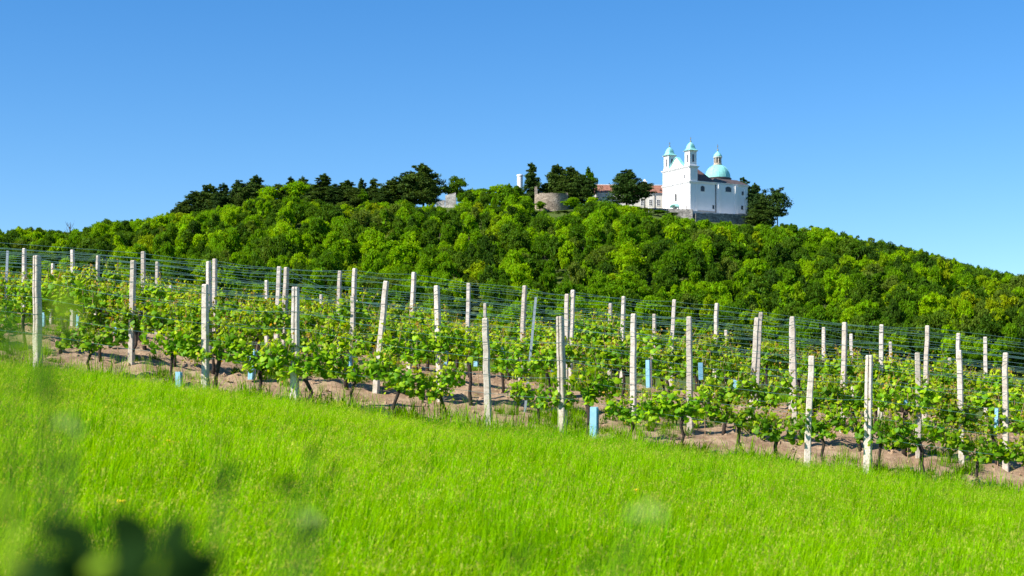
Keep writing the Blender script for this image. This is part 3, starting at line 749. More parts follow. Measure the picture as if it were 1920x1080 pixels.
# long wing with red roof
wing = empty('monastery_wing', at(1118, 389, 616), R(4))
tag(wing, 'long cream building with red tiled roof between the pines and church', 'building')
WL = (1262 - 1118)/F*618
k = 616/F
eave = (389 - 361)*k; rtop = (389 - 343.5)*k
MB().box(0, WL, 0, 9, -4, eave).build('wall', M['cream_wall'], wing)
rm = MB(); rm.add([(-.5, -.5, eave + .02), (WL, -.5, eave + .02), (WL, 9.5, eave + .02), (-.5, 9.5, eave + .02), (-.5, 4.5, rtop), (WL, 4.5, rtop)], [(0, 1, 5, 4), (2, 3, 4, 5), (0, 4, 3), (1, 2, 5), (0, 3, 2, 1)]); wroof = rm.build('roof', M['tile_red'], wing)
MB().box(-.4, WL, 4.3, 4.7, rtop - .05, rtop + .22).build('ridge', M['trim'], wroof)
MB().box(-.3, WL, -.25, -.01, eave - .45, eave - .03).build('cornice', M['trim'], wing)
for i, px in enumerate((1126, 1138, 1205, 1221, 1235.5, 1243)):
    u = (px - 1118)*k
    if px == 1243: continue
    w = window(u - .55, u + .55, 1.0, 3.2, 0, lambda a, z, o: (a, -o, z), wing, .2)
    b = MB()
    for zz in (1.72, 2.46): b.box(u - .55, u + .55, -.065, -.035, zz - .06, zz + .06)
    b.box(u - .06, u + .06, -.067, -.037, 1.0, 3.2); b.build('glazing_bar', M['trim'], w)
u = (1228.5 - 1118)*k; MB().tube([(u, -.15, eave - .5), (u, -.15, -3)], .11, 6).build('drainpipe', M['iron'], wing)
u = (1240.5 - 1118)*k
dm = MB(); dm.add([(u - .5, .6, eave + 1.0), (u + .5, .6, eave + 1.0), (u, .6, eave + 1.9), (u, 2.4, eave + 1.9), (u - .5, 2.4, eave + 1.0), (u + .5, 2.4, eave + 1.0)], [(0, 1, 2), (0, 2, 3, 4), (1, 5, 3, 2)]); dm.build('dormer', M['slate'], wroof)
u = (1212.5 - 1118)*k
ch = MB(); ch.square(u, 4.5, [(.75, rtop - .6), (.75, rtop + 1.0), (.95, rtop + 1.05), (.95, rtop + 1.3), (.5, rtop + 1.6), (.35, rtop + 2.0), (.1, rtop + 2.5)]); ch.build('chimney', M['white_wall'], wroof)

# ruined round tower
RT = at(1034, 404, 592); rr_ = 31.5*592/F
ruin = empty('ruined_tower', RT); tag(ruin, 'ruined round stone tower with broken top among the trees', 'tower')
n = 48; rg_ = np.random.default_rng(8); zt = (404 - 366)*592/F
outer, inner = [], []
tops = []
for i in range(n):
    a = 2*math.pi*i/n; h = zt + rg_.uniform(-.18, .18)
    dl = (a - math.pi*1.03); 
    if abs(((a - math.pi + math.pi) % (2*math.pi)) - math.pi) < .16: h += 3.2
    if .15 < a < .75: h += 1.3
    if .9 < a < 2.2: h += .9*rg_.uniform(.6, 1.1)
    tops.append(h)
rings = [[(rr_*q*math.cos(2*math.pi*i/n), rr_*q*math.sin(2*math.pi*i/n), z if z is not None else tops[i]) for i in range(n)] for q, z in ((1.04, -9), (1.02, 0), (1.0, None), (.86, None), (.86, -3))]
MB().loft(rings).build('wall', M['ruin'], ruin)
# small white ruin, the wall stump by it and the white turret behind the spruce
wr = at(845, 384, 594); e = empty('white_ruin', wr); tag(e, 'small white ruined wall under the tall pines', 'ruin')
MB().loft([[(-2.2, 0, -4), (2.2, 0, -4), (2.2, 3, -4), (-2.2, 3, -4)], [(-2.0, 0, 3.6), (1.9, 0, 4.6), (1.9, 3, 4.4), (-2.0, 3, 3.4)]]).build('wall', M['ruin_pale'], e)
MB().loft([[(-6.2, .3, -4), (-2.3, .3, -4), (-2.3, 2, -4), (-6.2, 2, -4)], [(-5.6, .3, .9), (-2.3, .3, 1.9), (-2.3, 2, 1.8), (-5.6, 2, .7)]]).build('wall_stump', M['ruin_pale'], e)
wt = at(975, 352, 612); e = empty('white_turret', wt); tag(e, 'small white round turret showing behind the pointed spruce', 'turret')
MB().lathe(0, 0, [(1.1, -8), (1.1, 4.4), (1.3, 4.5), (1.3, 5.0), (1.15, 5.1), (.2, 5.3)], 20).build('wall', M['white_wall'], e, False)

# ------------------------------------------------------------------ vineyard: posts, wires, vines, tubes
ROWV = {1: 27.0, 2: 29.0, 3: 31.0, 4: 33.0, 5: 35.5, 6: 38.0, 7: 41.0}
ROWN = {1: 'front', 2: 'second', 3: 'third', 4: 'fourth', 5: 'fifth', 6: 'sixth', 7: 'rearmost'}
def ordn(n):
    w = ['', 'first', 'second', 'third', 'fourth', 'fifth', 'sixth', 'seventh', 'eighth', 'ninth', 'tenth', 'eleventh', 'twelfth', 'thirteenth', 'fourteenth', 'fifteenth', 'sixteenth', 'seventeenth', 'eighteenth', 'nineteenth', 'twentieth']
    t = {2: 'twenty', 3: 'thirty'}
    if n <= 20: return w[n]
    if n == 30: return 'thirtieth'
    return t[n//10] + '-' + w[n % 10]
def row_pos(row, px):
    k = (px - 960)/F; x = k*ROWV[row]/(1 + SK*k)
    for _ in range(4): x = k*(ROWV[row] - SK*40*math.tanh(x/40))
    y = ROWV[row] - SK*40*math.tanh(x/40)
    return x, y, gz(x, y)

def post_mesh(name, h, w0, w1, groove, rg):
    """cast concrete post: tapering, chamfered, with a slot down the front of the grooved kind"""
    rings = []; nz = 9
    for i in range(nz + 1):
        t = i/nz; w = (w0 + (w1 - w0)*t)/2; z = -.5 + (h + .5)*t if i else -.5
        j = rg.normal(size=2)*.0035; ch = w*.22
        g = w*.20 if groove and t > .45 else .0
        dp = w*.35 if g else 0
        pts = [(-w + ch, -w), (-max(g, w*.05), -w), (-max(g, w*.05)*.8, -w + dp), (max(g, w*.05)*.8, -w + dp), (max(g, w*.05), -w), (w - ch, -w), (w, -w + ch), (w, w - ch), (w - ch, w), (-w + ch, w), (-w, w - ch), (-w, -w + ch)]
        rings.append([(x + j[0], y + j[1], z) for x, y in pts])
    w = w1/2*.72; rings.append([(x*.8, y*.8, h + .018) for x, y, z in [(p[0], p[1], 0) for p in rings[-1]]])
    return MB().loft(rings).mesh(name, M['concrete'])

rv = np.random.default_rng(77)
TIES = (.36, .52, .66, .80, .93)
tie_mesh = {}
posts = {r: [] for r in ROWV}
def post(row, px, top, w0=.125, groove=False, lean=0.0, leanpx=None, kind='concrete'):
    x, y, z = row_pos(row, px)
    h = (HY - top)/F*y - z
    posts[row].append([x, y, z, h, px, w0, groove, lean, kind])
# front row: heavy grooved posts between plainer, shorter ones
for px, top, ln in ((71, 480, -2.4), (552, 540, .6), (1056, 595, -1.6), (1626, 668, 1.0)): post(1, px, top, .142, True, ln)
for px, top, ln in ((385, 535, .2), (917, 598, -2.0), (1513, 669, 2.2)): post(1, px, top, .122, False, ln)
for px, top, ln in ((246, 490, 1.2), (704, 528, 6.0), (826, 537, -2.0), (1187, 590, .4), (1294, 595, -.8), (1722, 663, -.4), (1804, 658, -1.2), (1886, 663, -.4)): post(2, px, top, .113, False, ln)
for px, top, ln in ((393, 492, .3), (531, 503, 2.6), (660, 556, 1), (1408, 597, 3.4), (1491, 595, -1.4), (1580, 606, 1.2)): post(3, px, top, .108, False, ln)
for px, top, ln in ((271, 473, -.8), (403, 487, .6), (517, 501, 2.2), (659, 505, 2.6), (768, 512, 3.0), (977, 537, 2.2), (1068, 545, 2.0), (1061, 553, 1.0), (1417, 587, 3.0), (1484, 598, 0), (1651, 610, .5), (1734, 612, 1.6)): post(4, px, top, .104, False, ln)
for px, top, ln in ((44, 467, .4), (136, 470, .8), (632, 509, 2.0), (876, 532, .9), (1165, 557, 1.2), (1257, 563, 2.4), (1340, 570, 1.4), (1796, 626, .3), (1849, 633, -.6)): post(5, px, top, .1, False, ln)
for px, top, ln in ((180, 480, 1.2), (294, 492, .2), (500, 527, .3), (1143, 570, .2), (1226, 590, .3), (1546, 615, -.8), (1601, 627, -2.2)): post(6, px, top, .1, False, ln)
for px, top, ln in ((95, 495, .2), (205, 513, .3), (319, 533, .6), (601, 553, .3), (669, 564, .4), (909, 570, .6), (1362, 620, 0), (1671, 642, -.5), (1780, 672, .3)): post(7, px, top, .096, False, ln)

def place_post(row, n, p):
    x, y, z, h, px, w0, groove, lean, kind = p
    me = post_mesh('post', h, w0, w0*.78, groove, rv)
    o = mobj('concrete_post', me)
    o.location = (x, y, z); o.rotation_euler = (rv.normal()*.012, R(lean), R(-22) + rv.normal()*.14)
    lb = '%s concrete trellis post, %s from the left in the %s row' % ('thick grooved' if groove else 'plain square', ordn(n), ROWN[row])
    tag(o, lb, 'post', 'concrete posts of the %s trellis row' % ROWN[row])
    for t in TIES:
        w = (w0 + (w0*.78 - w0)*((h*t + .5)/(h + .5)))/2 + .004
        kk = round(w, 3)
        if kk not in tie_mesh: tie_mesh[kk] = MB().loft([[(-kk, -kk, zz), (kk, -kk, zz), (kk, kk, zz), (-kk, kk, zz)] for zz in (-.0035, .0035)]).mesh('wire_tie', M['tie'])
        q = mobj('wire_tie', tie_mesh[kk], o); q.location = (0, 0, h*t); q.rotation_euler = (rv.normal()*.06, rv.normal()*.06, 0)
for r in posts:
    posts[r].sort(key=lambda p: p[0])
    for i, p in enumerate(posts[r]): place_post(r, i + 1, p)

# thin steel stakes
def stake(row, px, top, lean, label, w=.045):
    x, y, z = row_pos(row, px); h = (HY - top)/F*y - z
    m = MB(); m.box(-w/2, w/2, -.006, .0, -.4, h); m.box(-w/2, -w/2 + .006, .0, .03, -.4, h); m.box(w/2 - .006, w/2, .0, .03, -.4, h)
    o = m.build('steel_stake', M['steel']); o.location = (x, y, z); o.rotation_euler = (0, R(lean), 0); tag(o, label, 'stake')
stake(4, 8, 470, 2.5, 'thin galvanised steel stake at the left end of the vineyard', .05)
stake(2, 984, 556, 5.5, 'leaning thin galvanised steel stake in the middle of the vines', .045)

# wires: each row carries six, tied to its posts
WF = (.36, .52, .66, .80, .93, .985)
WN = ('lowest', 'second lowest', 'third lowest', 'third highest', 'second highest', 'topmost')
for r in posts:
    xe = .345*ROWV[r] + 3.0
    hm = float(np.median([p[3] for p in posts[r]]))
    ends = []
    for xx in (-xe - 2, xe + 2):
        y = ROWV[r] - SK*40*math.tanh(xx/40); near_h = min(posts[r], key=lambda p: abs(p[0] - xx))[3]; ends.append([xx, y, gz(xx, y), near_h, 0, .1, False, 0, ''])
    seq = [ends[0]] + posts[r] + [ends[1]]
    for f, nm in zip(WF, WN):
        pts = []
        for i, p in enumerate(seq):
            hh = p[3]; zz = p[2] + hh*f
            # lean carries the wire sideways with the post
            pts.append((p[0] + math.sin(R(p[7]))*hh*f, p[1] - p[5]*.5, zz))
            if i < len(seq) - 1:
                q = seq[i + 1]; a = .5; sag = .012*abs(q[0] - p[0])*(1 if f > .5 else .6) + rv.uniform(0, .015)
                pts.append(((p[0] + q[0])/2, (p[1] + q[1])/2 - p[5]*.5, (zz + q[2] + q[3]*f)/2 - sag))
        o = MB().tube(pts, .0027, 4).build('trellis_wire', M['wire'])
        tag(o, '%s wire strung along the %s row of trellis posts' % (nm, ROWN[r]), 'wire', 'trellis wires of the vineyard')

# vines
LEAF = np.array([(0, -.05), (.30, -.28), (.52, -.05), (.42, .22), (.34, .42), (.0, .68), (-.34, .42), (-.42, .22), (-.52, -.05), (-.30, -.28)])
def leaves_mesh(name, cen, nrm, size, tint, mat, rg, outline=LEAF, cup=.18, hang=.55):
    n = len(cen); m = len(outline)
    up = np.array([0, 0, -1.0]) + hang*rg.normal(size=(n, 3)); a = np.cross(nrm, up); a /= np.linalg.norm(a, axis=1, keepdims=True) + 1e-9; b = np.cross(a, nrm)
    b = b*np.sign((b*up).sum(1, keepdims=True) + 1e-9)
    s = np.asarray(size).reshape(-1, 1)
    V = np.empty((n, m + 1, 3)); V[:, 0] = cen + b*s*.12 + nrm*s*cup*.4
    for k, (u, w) in enumerate(outline):
        V[:, k + 1] = cen + a*s*u + b*s*w - nrm*s*cup*(abs(u)*.9 + max(0, w)*.5)
    base = (np.arange(n)*(m + 1))[:, None]
    tri = []
    for k in range(m): tri.append(np.stack([np.zeros(n, int), np.full(n, k + 1), np.full(n, (k + 1) % m + 1)], 1) + base)
    tri = np.concatenate(tri)
    return mesh_np(name, V.reshape(-1, 3), tri, np.arange(len(tri))*3, mat, True, np.repeat(tint, m + 1, axis=0))

def vine_variant(i, rg):
    cen, nrm, size, tint = [], [], [], []
    cane = MB()
    head = np.array([rg.normal()*.05, 0, rg.uniform(.60, .76)])
    arms = []
    for s in (-1, 1):
        e = head + np.array([s*rg.uniform(.38, .58), rg.normal()*.03, rg.uniform(.0, .16)]); mid = (head + e)/2 + np.array([0, 0, rg.uniform(.03, .14)])
        cane.tube([tuple(head), tuple(mid), tuple(e)], [.012, .009, .006], 5); arms.append((mid, e))
    shoots = []
    for s in range(int(rg.integers(16, 21))):
        mid, e = arms[int(rg.integers(2))]; q = rg.uniform(0, 1.0)
        b = head + (mid - head)*min(1, q*2) if q < .5 else mid + (e - mid)*(q*2 - 1)
        d = np.array([rg.normal()*.28, rg.normal()*.22, 1.0]); d /= np.linalg.norm(d); shoots.append((b, d, rg.uniform(.22, .56)))
    for s in range(int(rg.integers(7, 11))):
        mid, e = arms[int(rg.integers(2))]; b = head + (e - head)*rg.uniform(-.05, .9)
        d = np.array([rg.normal()*.5, rg.choice([-1, 1])*rg.uniform(.3, .9), rg.uniform(-.6, .35)]); d /= np.linalg.norm(d); shoots.append((b, d, rg.uniform(.15, .36)))
    for b, d, ln in shoots:
        nl = max(5, int(ln/.038)); ph = rg.uniform(0, 6.28); curve = rg.normal(size=3)*np.array([.12, .12, .02])
        pp = []
        for k in range(nl + 1):
            t = k/nl; pp.append(b + d*ln*t + curve*t*t*ln)
        cane.tube([tuple(pp[0]), tuple(pp[nl//2]), tuple(pp[-1])], [.006, .005, .002], 4)
        for k in range(nl + 1):
            t = k/nl; a = ph + k*2.6 + rg.normal()*.3
            o = np.array([math.cos(a)*.6, math.sin(a)*1.0, .25]); o /= np.linalg.norm(o)
            sz = rg.uniform(.080, .128)*(1 - .62*max(0, t - .45)/.55)
            for rep in range(1 + (t < .7 and rg.random() < .55)):
                cen.append(pp[k] + o*rg.uniform(.03, .09) + rg.normal(size=3)*.025)
                nn = o*.9 + rg.normal(size=3)*.5 + np.array([-.1, -.1, .45]); nrm.append(nn/np.linalg.norm(nn)); size.append(sz*rg.uniform(.75, 1.1))
                if t > .86 and rg.random() < .45: c = np.array([.40, .25, .03])
                elif t > .66: c = np.array([.34, .44, .008])
                else: c = np.array([.120, .280, .006]) if rg.random() < .6 else np.array([.26, .43, .006])
                tint.append(c*rg.uniform(.75, 1.25))
    fol = leaves_mesh('foliage_%d' % i, np.array(cen), np.array(nrm), np.array(size), np.array(tint), M['vine'], rg)
    tr = MB(); w = rg.uniform(.026, .042)
    pts = [np.array([rg.normal()*.10, rg.normal()*.05, -.15])]; 
    for t in (.25, .55, .8): pts.append(np.array([pts[0][0]*(1 - t) + head[0]*t + rg.normal()*.022, rg.normal()*.018, head[2]*t]))
    pts.append(head); tr.tube([tuple(p) for p in pts], [w*1.35, w, w*.85, w*.95, w*1.1], 7)
    return tr.mesh('vine_trunk_%d' % i, M['vine_bark'], True), cane.mesh('cane_%d' % i, M['cane']), fol
vines = [vine_variant(i, np.random.default_rng(300 + i)) for i in range(14)]
for r in ROWV:
    xe = .342*ROWV[r] + 2.4; n = 0; x = -xe + rv.uniform(0, .5)
    while x < xe:
        if not any(abs(p[0] - x) < .12 for p in posts[r]) and rv.random() > .03:
            y = ROWV[r] - SK*40*math.tanh(x/40) + rv.normal()*.05
            flip = rv.integers(2)
            e = empty('grapevine', (x, y, gz(x, y)), math.atan(-SK) + (math.pi if flip else 0) + rv.normal()*.08)
            s = rv.uniform(.88, 1.14); e.scale = (s*rv.uniform(.95, 1.12), s, s*rv.uniform(.92, 1.14)); e.rotation_euler[1] = rv.normal()*.05
            t, c, f = vines[int(rv.integers(len(vines)))]
            mobj('trunk', t, e); mobj('cane', c, e); fo = mobj('foliage', f, e); fo['kind'] = 'stuff'
            if abs(x/y*F) < 958:                       # count only the vines the photograph shows
                n += 1; lb = 'leafy green grapevine, %s from the left in the %s trellis row' % (ordn(n), ROWN[r])
            else: lb = 'leafy grapevine past the picture edge where the %s trellis row goes on %s' % (ROWN[r], 'uphill' if x < 0 else 'downhill')
            tag(e, lb, 'grapevine', 'grapevines of the %s trellis row' % ROWN[r])
        x += rv.uniform(.68, .92)

# blue grow tubes
def grow_tube(row, px, bot, top, wpx, lean, label, off=0.0):
    x, y, z = row_pos(row, px); y -= off; x = (px - 960)/F*y; z = gz(x, y)
    h = (bot - top)/F*y; zb = max(z - .05, (HY - bot)/F*y); w = wpx*.43/F*y
    o_ = [(-w, -w*.7), (w, -w*.8), (w*1.05, w*.7), (-w*.95, w*.75)]; i_ = [(a*.93, b*.93) for a, b in o_]
    m = MB(); m.loft([[(a, b, 0) for a, b in o_], [(a*1.03, b, h*.5) for a, b in o_], [(a, b, h) for a, b in o_], [(a, b, h - .004) for a, b in i_], [(a, b, .01) for a, b in i_]], False)
    o = m.build('grow_tube', M['tube']); o.location = (x, y, zb); o.rotation_euler = (rv.normal()*.03, R(lean), -.5 + rv.normal()*.2)
    st = MB().tube([(w*1.3, 0, z - zb - .2), (w*1.3, 0, h + .12)], .007, 5).build('support_cane', M['cane'], o)
    tag(o, label, 'plant tube', 'blue plant tubes in the vineyard')
for a in ((1, 336, 757, 697, 13, 0, 'short pale blue grow tube standing in grass beside a plain post', .35), (1, 1114, 822, 763, 16, 1.5, 'pale blue grow tube in the grass beside the thick middle post', .2),
          (2, 471, 712, 655, 13, 4, 'leaning pale blue grow tube between two front posts', .3), (3, 217, 627, 588, 8, 0, 'blue grow tube among the vines before the far left posts'),
          (4, 146, 615, 590, 7, 0, 'small blue grow tube showing low behind the leftmost vines'), (4, 82, 612, 586, 7, 0, 'small blue grow tube just behind the leftmost thick post'), (3, 424, 632, 597, 7, 3, 'slim blue grow tube behind the short plain post'),
          (2, 657, 697, 655, 12, 0, 'blue grow tube low between two leaning posts'), (3, 627, 664, 640, 8, 0, 'small blue grow tube in dense leaves left of a leaning post'),
          (4, 731, 664, 640, 8, 0, 'small blue grow tube just behind the leaning post'), (3, 836, 685, 652, 10, 2, 'blue grow tube behind the plain post with stained top'),
          (3, 893, 687, 655, 10, 1, 'blue grow tube left of the shorter front post'), (4, 925, 668, 640, 9, -2, 'blue grow tube just right of the shorter front post'), (3, 943, 682, 650, 8, 3, 'slim blue grow tube in the leaves by the steel stake'),
          (3, 1035, 697, 676, 7, 0, 'small blue grow tube left of the thick middle post'), (2, 1217, 727, 675, 11, 0, 'tall blue grow tube beside a plain second-row post'),
          (2, 1314, 712, 680, 9, -2, 'blue grow tube just right of a plain second-row post'), (2, 1379, 727, 712, 9, 3, 'small blue grow tube nearly covered by leaves'), (3, 1586, 735, 716, 6, 0, 'small teal grow tube beside a far plain post'),
          (2, 1698, 775, 750, 7, 0, 'slim blue grow tube between thick and plain posts near the lower end'), (2, 1868, 812, 765, 8, 1, 'pale blue grow tube nearest the lower end of the vineyard')):
    grow_tube(*a)

# ------------------------------------------------------------------ grass, weeds, clods
def blade_mesh(name, rg, n, h0, h1, rad, w, lean, base_c, tip_c, heads=0, dry=.06):
    Vs, Fs, Cs = [], [], []
    for i in range(n):
        a = rg.uniform(0, 6.28); r = rad*math.sqrt(rg.random()); b = np.array([math.cos(a)*r, math.sin(a)*r, -.02])
        h = rg.uniform(h0, h1); az = rg.uniform(0, 6.28); l = lean*rg.uniform(.2, 1.3)*h
        d = np.array([math.cos(az), math.sin(az), 0])*l + np.array([.10, .02, 0])*h; side = np.array([-math.sin(az + rg.normal()*.6), math.cos(az), 0])
        side /= np.linalg.norm(side); ww = w*rg.uniform(.6, 1.25)
        is_head = i < heads
        if is_head: h *= 1.28; ww = w*.35; d *= 1.15
        c0 = np.array(base_c)*rg.uniform(.8, 1.2); c1 = np.array(tip_c)*rg.uniform(.75, 1.25)
        if rg.random() < dry: c1 = np.array([.38, .34, .11])
        o = len(Vs)
        for t, q in ((0, .8), (.4, 1), (.75, .75)):
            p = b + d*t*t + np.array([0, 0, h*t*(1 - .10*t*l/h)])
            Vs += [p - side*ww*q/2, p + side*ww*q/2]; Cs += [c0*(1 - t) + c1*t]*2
        tip = b + d*1.05 + np.array([0, 0, h*(1 - .16*l/h)]); Vs.append(tip); Cs.append(c1)
        Fs += [(o, o+1, o+3, o+2), (o+2, o+3, o+5, o+4), (o+4, o+5, o+6)]
        if is_head:                       # nodding seed head
            hc = np.array([.44, .48, .07])*rg.uniform(.8, 1.2)
            for k in range(13):
                t = k/12; p = tip + d/np.linalg.norm(d)*.13*t + np.array([0, 0, .05*t - .08*t*t]); q = rg.normal(size=3); q /= np.linalg.norm(q); u = np.cross(q, (0, 0, 1.)); u /= np.linalg.norm(u) + 1e-9
                s_ = .0058*(1.25 - t*.7); o = len(Vs); Vs += [p, p + q*s_*2 + u*s_*.6, p + q*s_*3.0, p + q*s_*2 - u*s_*.6]; Cs += [hc]*4; Fs.append((o, o+1, o+2, o+3))
    return poly_mesh(name, np.array(Vs), Fs, M['grass'], False, np.array(Cs))
rgx = np.random.default_rng(91)
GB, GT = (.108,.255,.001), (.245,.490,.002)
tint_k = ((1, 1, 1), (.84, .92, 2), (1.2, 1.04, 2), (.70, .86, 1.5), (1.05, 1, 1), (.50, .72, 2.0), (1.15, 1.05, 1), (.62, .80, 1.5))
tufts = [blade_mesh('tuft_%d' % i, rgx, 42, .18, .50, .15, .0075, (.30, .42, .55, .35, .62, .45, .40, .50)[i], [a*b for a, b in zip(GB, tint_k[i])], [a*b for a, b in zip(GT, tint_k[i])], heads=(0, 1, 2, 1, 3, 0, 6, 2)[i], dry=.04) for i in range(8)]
weeds = [blade_mesh('weed_%d' % i, rgx, 30, .10, .26, .14, .018, .8, (.045,.125,.004), (.10,.22,.005), 0, .04) for i in range(3)]
def meadow_pts(n, v0, v1, dens=None):
    out = []
    v = np.sqrt(rgx.uniform((v0)**2, v1**2, n)); k = rgx.uniform(-.50, .50, n); x = k*v; y = v - SK*x
    return x, y, v
N1 = 33000
x, y, v = meadow_pts(N1, 5.0, 26.7)
edge = 26.2 + .5*hash_noise(x, y, 1.4)
keep = v < edge; x, y, v = x[keep], y[keep], v[keep]
z = ground_z(x, y)
patch = hash_noise(x, y, .55)
patch2 = hash_noise(x + 7, y*1.3, 1.9)
hs = (1.05 + .26*patch + .16*patch2)*np.interp(v, [5, 20, 24.5, 26.5], [1.2, 1.1, .84, .62])*np.where(v > 24, rgx.uniform(.55, 1.65, len(x)), rgx.uniform(.7, 1.4, len(x)))
# bluish coarse grass in drifts, most of it along the vineyard edge; seed heads in others
pd = np.clip(.10 + .30*hash_noise(x, y*1.5, .9) + .45*smooth(22.5, 25.5, v), .03, .75)
u_ = rgx.random(len(x)); pickg = np.where(u_ < pd, rgx.choice([3, 5, 7], len(x)), np.where(hash_noise(x*1.2 + 3, y, 1.3) > .45, rgx.choice([2, 4, 6], len(x)), rgx.choice([0, 1, 2, 4], len(x))))
rot = np.stack([rgx.normal(size=len(x))*.06, rgx.normal(size=len(x))*.06, rgx.uniform(0, 6.28, len(x))*.0 + rgx.uniform(-.9, .9, len(x))], 1)
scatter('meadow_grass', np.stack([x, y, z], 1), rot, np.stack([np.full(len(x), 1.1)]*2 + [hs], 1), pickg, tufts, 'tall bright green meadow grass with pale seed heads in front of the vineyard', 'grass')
# weeds: a fringe at the foot of the front row, and low patches between the rows
x, y, v = meadow_pts(13500, 25.2, 44)
pn = hash_noise(x, y, 1.0) + .5*hash_noise(x, y, 2.7)
keep = ((v < 27.3) & (pn > -.75)) | ((v >= 27.3) & (pn > .24))
x, y, v = x[keep], y[keep], v[keep]
sc = np.where(v < 27.3, rgx.uniform(.7, 1.7, len(x)), rgx.uniform(.35, .85, len(x)))
scatter('weeds', np.stack([x, y, ground_z(x, y)], 1), np.stack([x*0, y*0, rgx.uniform(0, 6.28, len(x))], 1), np.stack([sc, sc, sc], 1), rgx.integers(0, 5, len(x)), weeds + tufts[:2], 'low green weeds growing on the brown vineyard soil', 'weeds')
def clod(name, rg):
    bm = bmesh.new(); bmesh.ops.create_icosphere(bm, subdivisions=1, radius=1)
    for q in bm.verts: q.co *= rg.uniform(.65, 1.15); q.co.z *= .7
    me = bpy.data.meshes.new(name); bm.to_mesh(me); bm.free(); me.materials.append(M['clod']); return me
M['clod'] = simple('soil_clod', (.30,.19,.115), (.50,.36,.24), 9, 1, .5, spec=.1)
x, y, v = meadow_pts(9000, 26.6, 42); s = .012 + .05*rgx.random(len(x))**3
scatter('soil_clods', np.stack([x, y, ground_z(x, y)], 1), rgx.uniform(0, 6.28, (len(x), 3)), np.stack([s, s, s], 1), rgx.integers(0, 3, len(x)), [clod('clod_%d' % i, rgx) for i in range(3)], 'crumbly brown soil clods between the vine rows', 'soil')

# yellow wildflowers in the meadow
for i, (px, py, d, lb) in enumerate(((318, 829, 21, 'yellow wildflower, larger of a pair in the upper left meadow'), (330, 832, 21, 'yellow wildflower touching the larger one in the upper left meadow'), (288, 823, 21.5, 'single yellow wildflower left of the pair in the meadow'),
                          (230, 944, 13, 'yellow wildflower low in the left meadow'), (1192, 921, 14, 'yellow wildflower in the middle of the meadow'))):
    d = next((q for q in np.arange(7, 26, .1) if at(px, py, q)[2] - gz(*at(px, py, q)[:2]) < .52), d)
    x_, y_, z_ = at(px, py, d); zg = gz(x_, y_)
    e = empty('yellow_wildflower', (x_, y_, zg)); hh = max(.35, z_ - zg)
    MB().tube([(0, 0, 0), (.02, 0, hh*.5), (.0, 0, hh)], .004, 4).build('stem', M['grass'], e)
    f = MB()
    for k in range(7):
        a = rgx.uniform(0, 6.28); r = rgx.uniform(.0, .028); f.lathe(math.cos(a)*r, math.sin(a)*r, [(.003, hh - .01 + r*.2), (.013, hh + .012 + r*.2), (.004, hh + .02 + r*.2)], 6)
    f.build('flower_head', M['petal'], e); tag(e, lb, 'flower')

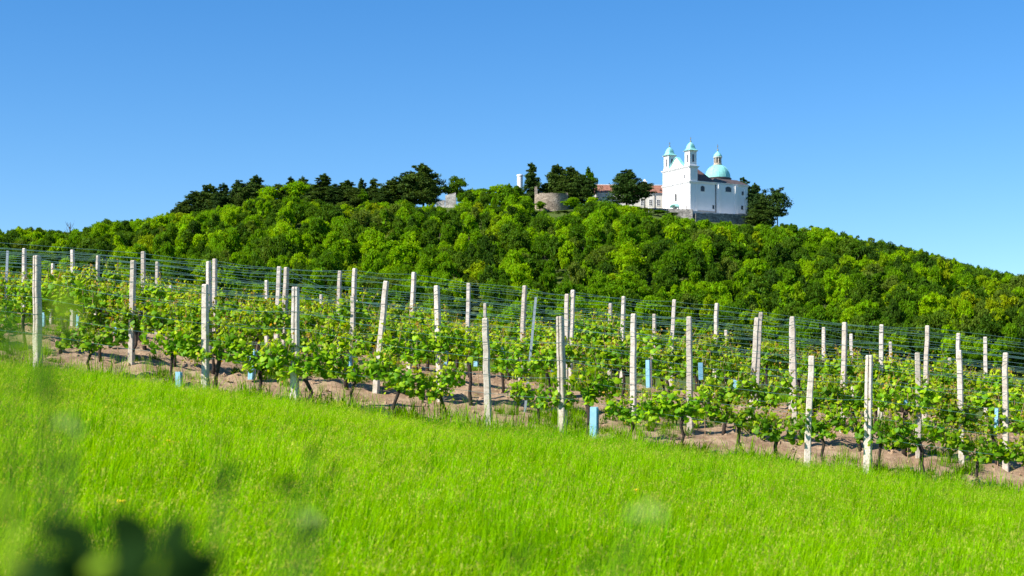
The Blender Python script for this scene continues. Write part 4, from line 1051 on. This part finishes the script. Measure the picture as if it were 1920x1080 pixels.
# ------------------------------------------------------------------ shrub close to the camera, far out of focus
shr = empty('leafy_shrub', (-.25, .80, gz(-.25, .80)))
tag(shr, 'dark green leafy shrub close to the camera, strongly blurred', 'shrub')
rs = np.random.default_rng(14)
OVAL = np.array([(.16, -.42), (.30, -.1), (.28, .2), (.14, .48), (0, .62), (-.14, .48), (-.28, .2), (-.30, -.1), (-.16, -.42)])
def shrub_leaf(px, py, d, size, c, nrm=(.1, -.85, .5)):
    p = np.array(at(px, py, d)) - np.array(shr.location); n_ = np.array(nrm) + rs.normal(size=3)*.25; return (p, n_/np.linalg.norm(n_), size, np.array(c))
DK = (.012, .036, .006); MD = (.05, .15, .010); PL = (.30, .42, .10); YG = (.22, .36, .02)
lv = []
for px, py in ((238, 985), (240, 1020), (232, 1050), (245, 1070), (130, 1000), (150, 1040), (120, 1065), (60, 1062), (330, 1000), (350, 1040), (375, 1062), (300, 1066), (95, 1075), (200, 1078), (160, 1078), (270, 1078), (320, 1082), (220, 1060), (260, 1045), (180, 1068), (140, 1080), (70, 1085), (360, 1082)): lv.append(shrub_leaf(px, py, .76 + rs.uniform(-.06, .06), .0165, DK))
for px, py in ((188, 1060), (275, 1068), (20, 1050), (30, 1000), (10, 940)): lv.append(shrub_leaf(px, py, .7, .008, YG))
for px, py in ((75, 705), (85, 690), (90, 730), (10, 590), (30, 615), (15, 640)): lv.append(shrub_leaf(px, py, .8, .007, MD))
for px, py in ((115, 560), (140, 590), (95, 600), (60, 640), (18, 655)): lv.append(shrub_leaf(px, py, .8, .0075, YG))
for px, py in ((140, 797), (575, 972), (1216, 948)): lv.extend(shrub_leaf(px + rs.normal()*18, py + rs.normal()*12, 1.0 + rs.normal()*.12, .0055, PL) for _ in range(3))
for px, py in ((110, 880), (420, 860), (400, 905), (540, 890), (600, 850), (985, 1010), (1130, 1050), (590, 1010)): lv.extend(shrub_leaf(px + rs.normal()*16, py + rs.normal()*22, 1.1 + rs.normal()*.12, .006, DK) for _ in range(3))
rest_n = 130
for i in range(rest_n):
    a = rs.uniform(0, 6.28); r = .22*math.sqrt(rs.random()); zz = rs.uniform(.45, 1.30)
    p = np.array([math.cos(a)*r, math.sin(a)*r, zz]); n_ = rs.normal(size=3) + np.array([0, -.2, .6]); lv.append((p, n_/np.linalg.norm(n_), .035, np.array(MD)*rs.uniform(.5, 1.2)))
leaves_mesh_ = leaves_mesh('shrub_leaves', np.array([l[0] for l in lv]), np.array([l[1] for l in lv]), np.array([l[2] for l in lv])*1.6, np.array([l[3] for l in lv]), M['shrub'], rs, OVAL, .1, 1.2)
fo = mobj('foliage', leaves_mesh_, shr); fo['kind'] = 'stuff'
st = MB()
for l in lv[:-rest_n]:
    p = l[0]; q = np.array([p[0]*.35, p[1]*.3 , max(.3, p[2]*.62)]); st.tube([(0, 0, -.05), tuple(q*np.array([.6, .6, .6])), tuple(q), tuple(p)], [.004, .002, .0009, .0004], 4)
st.build('twigs', M['shrub_twig'], shr)
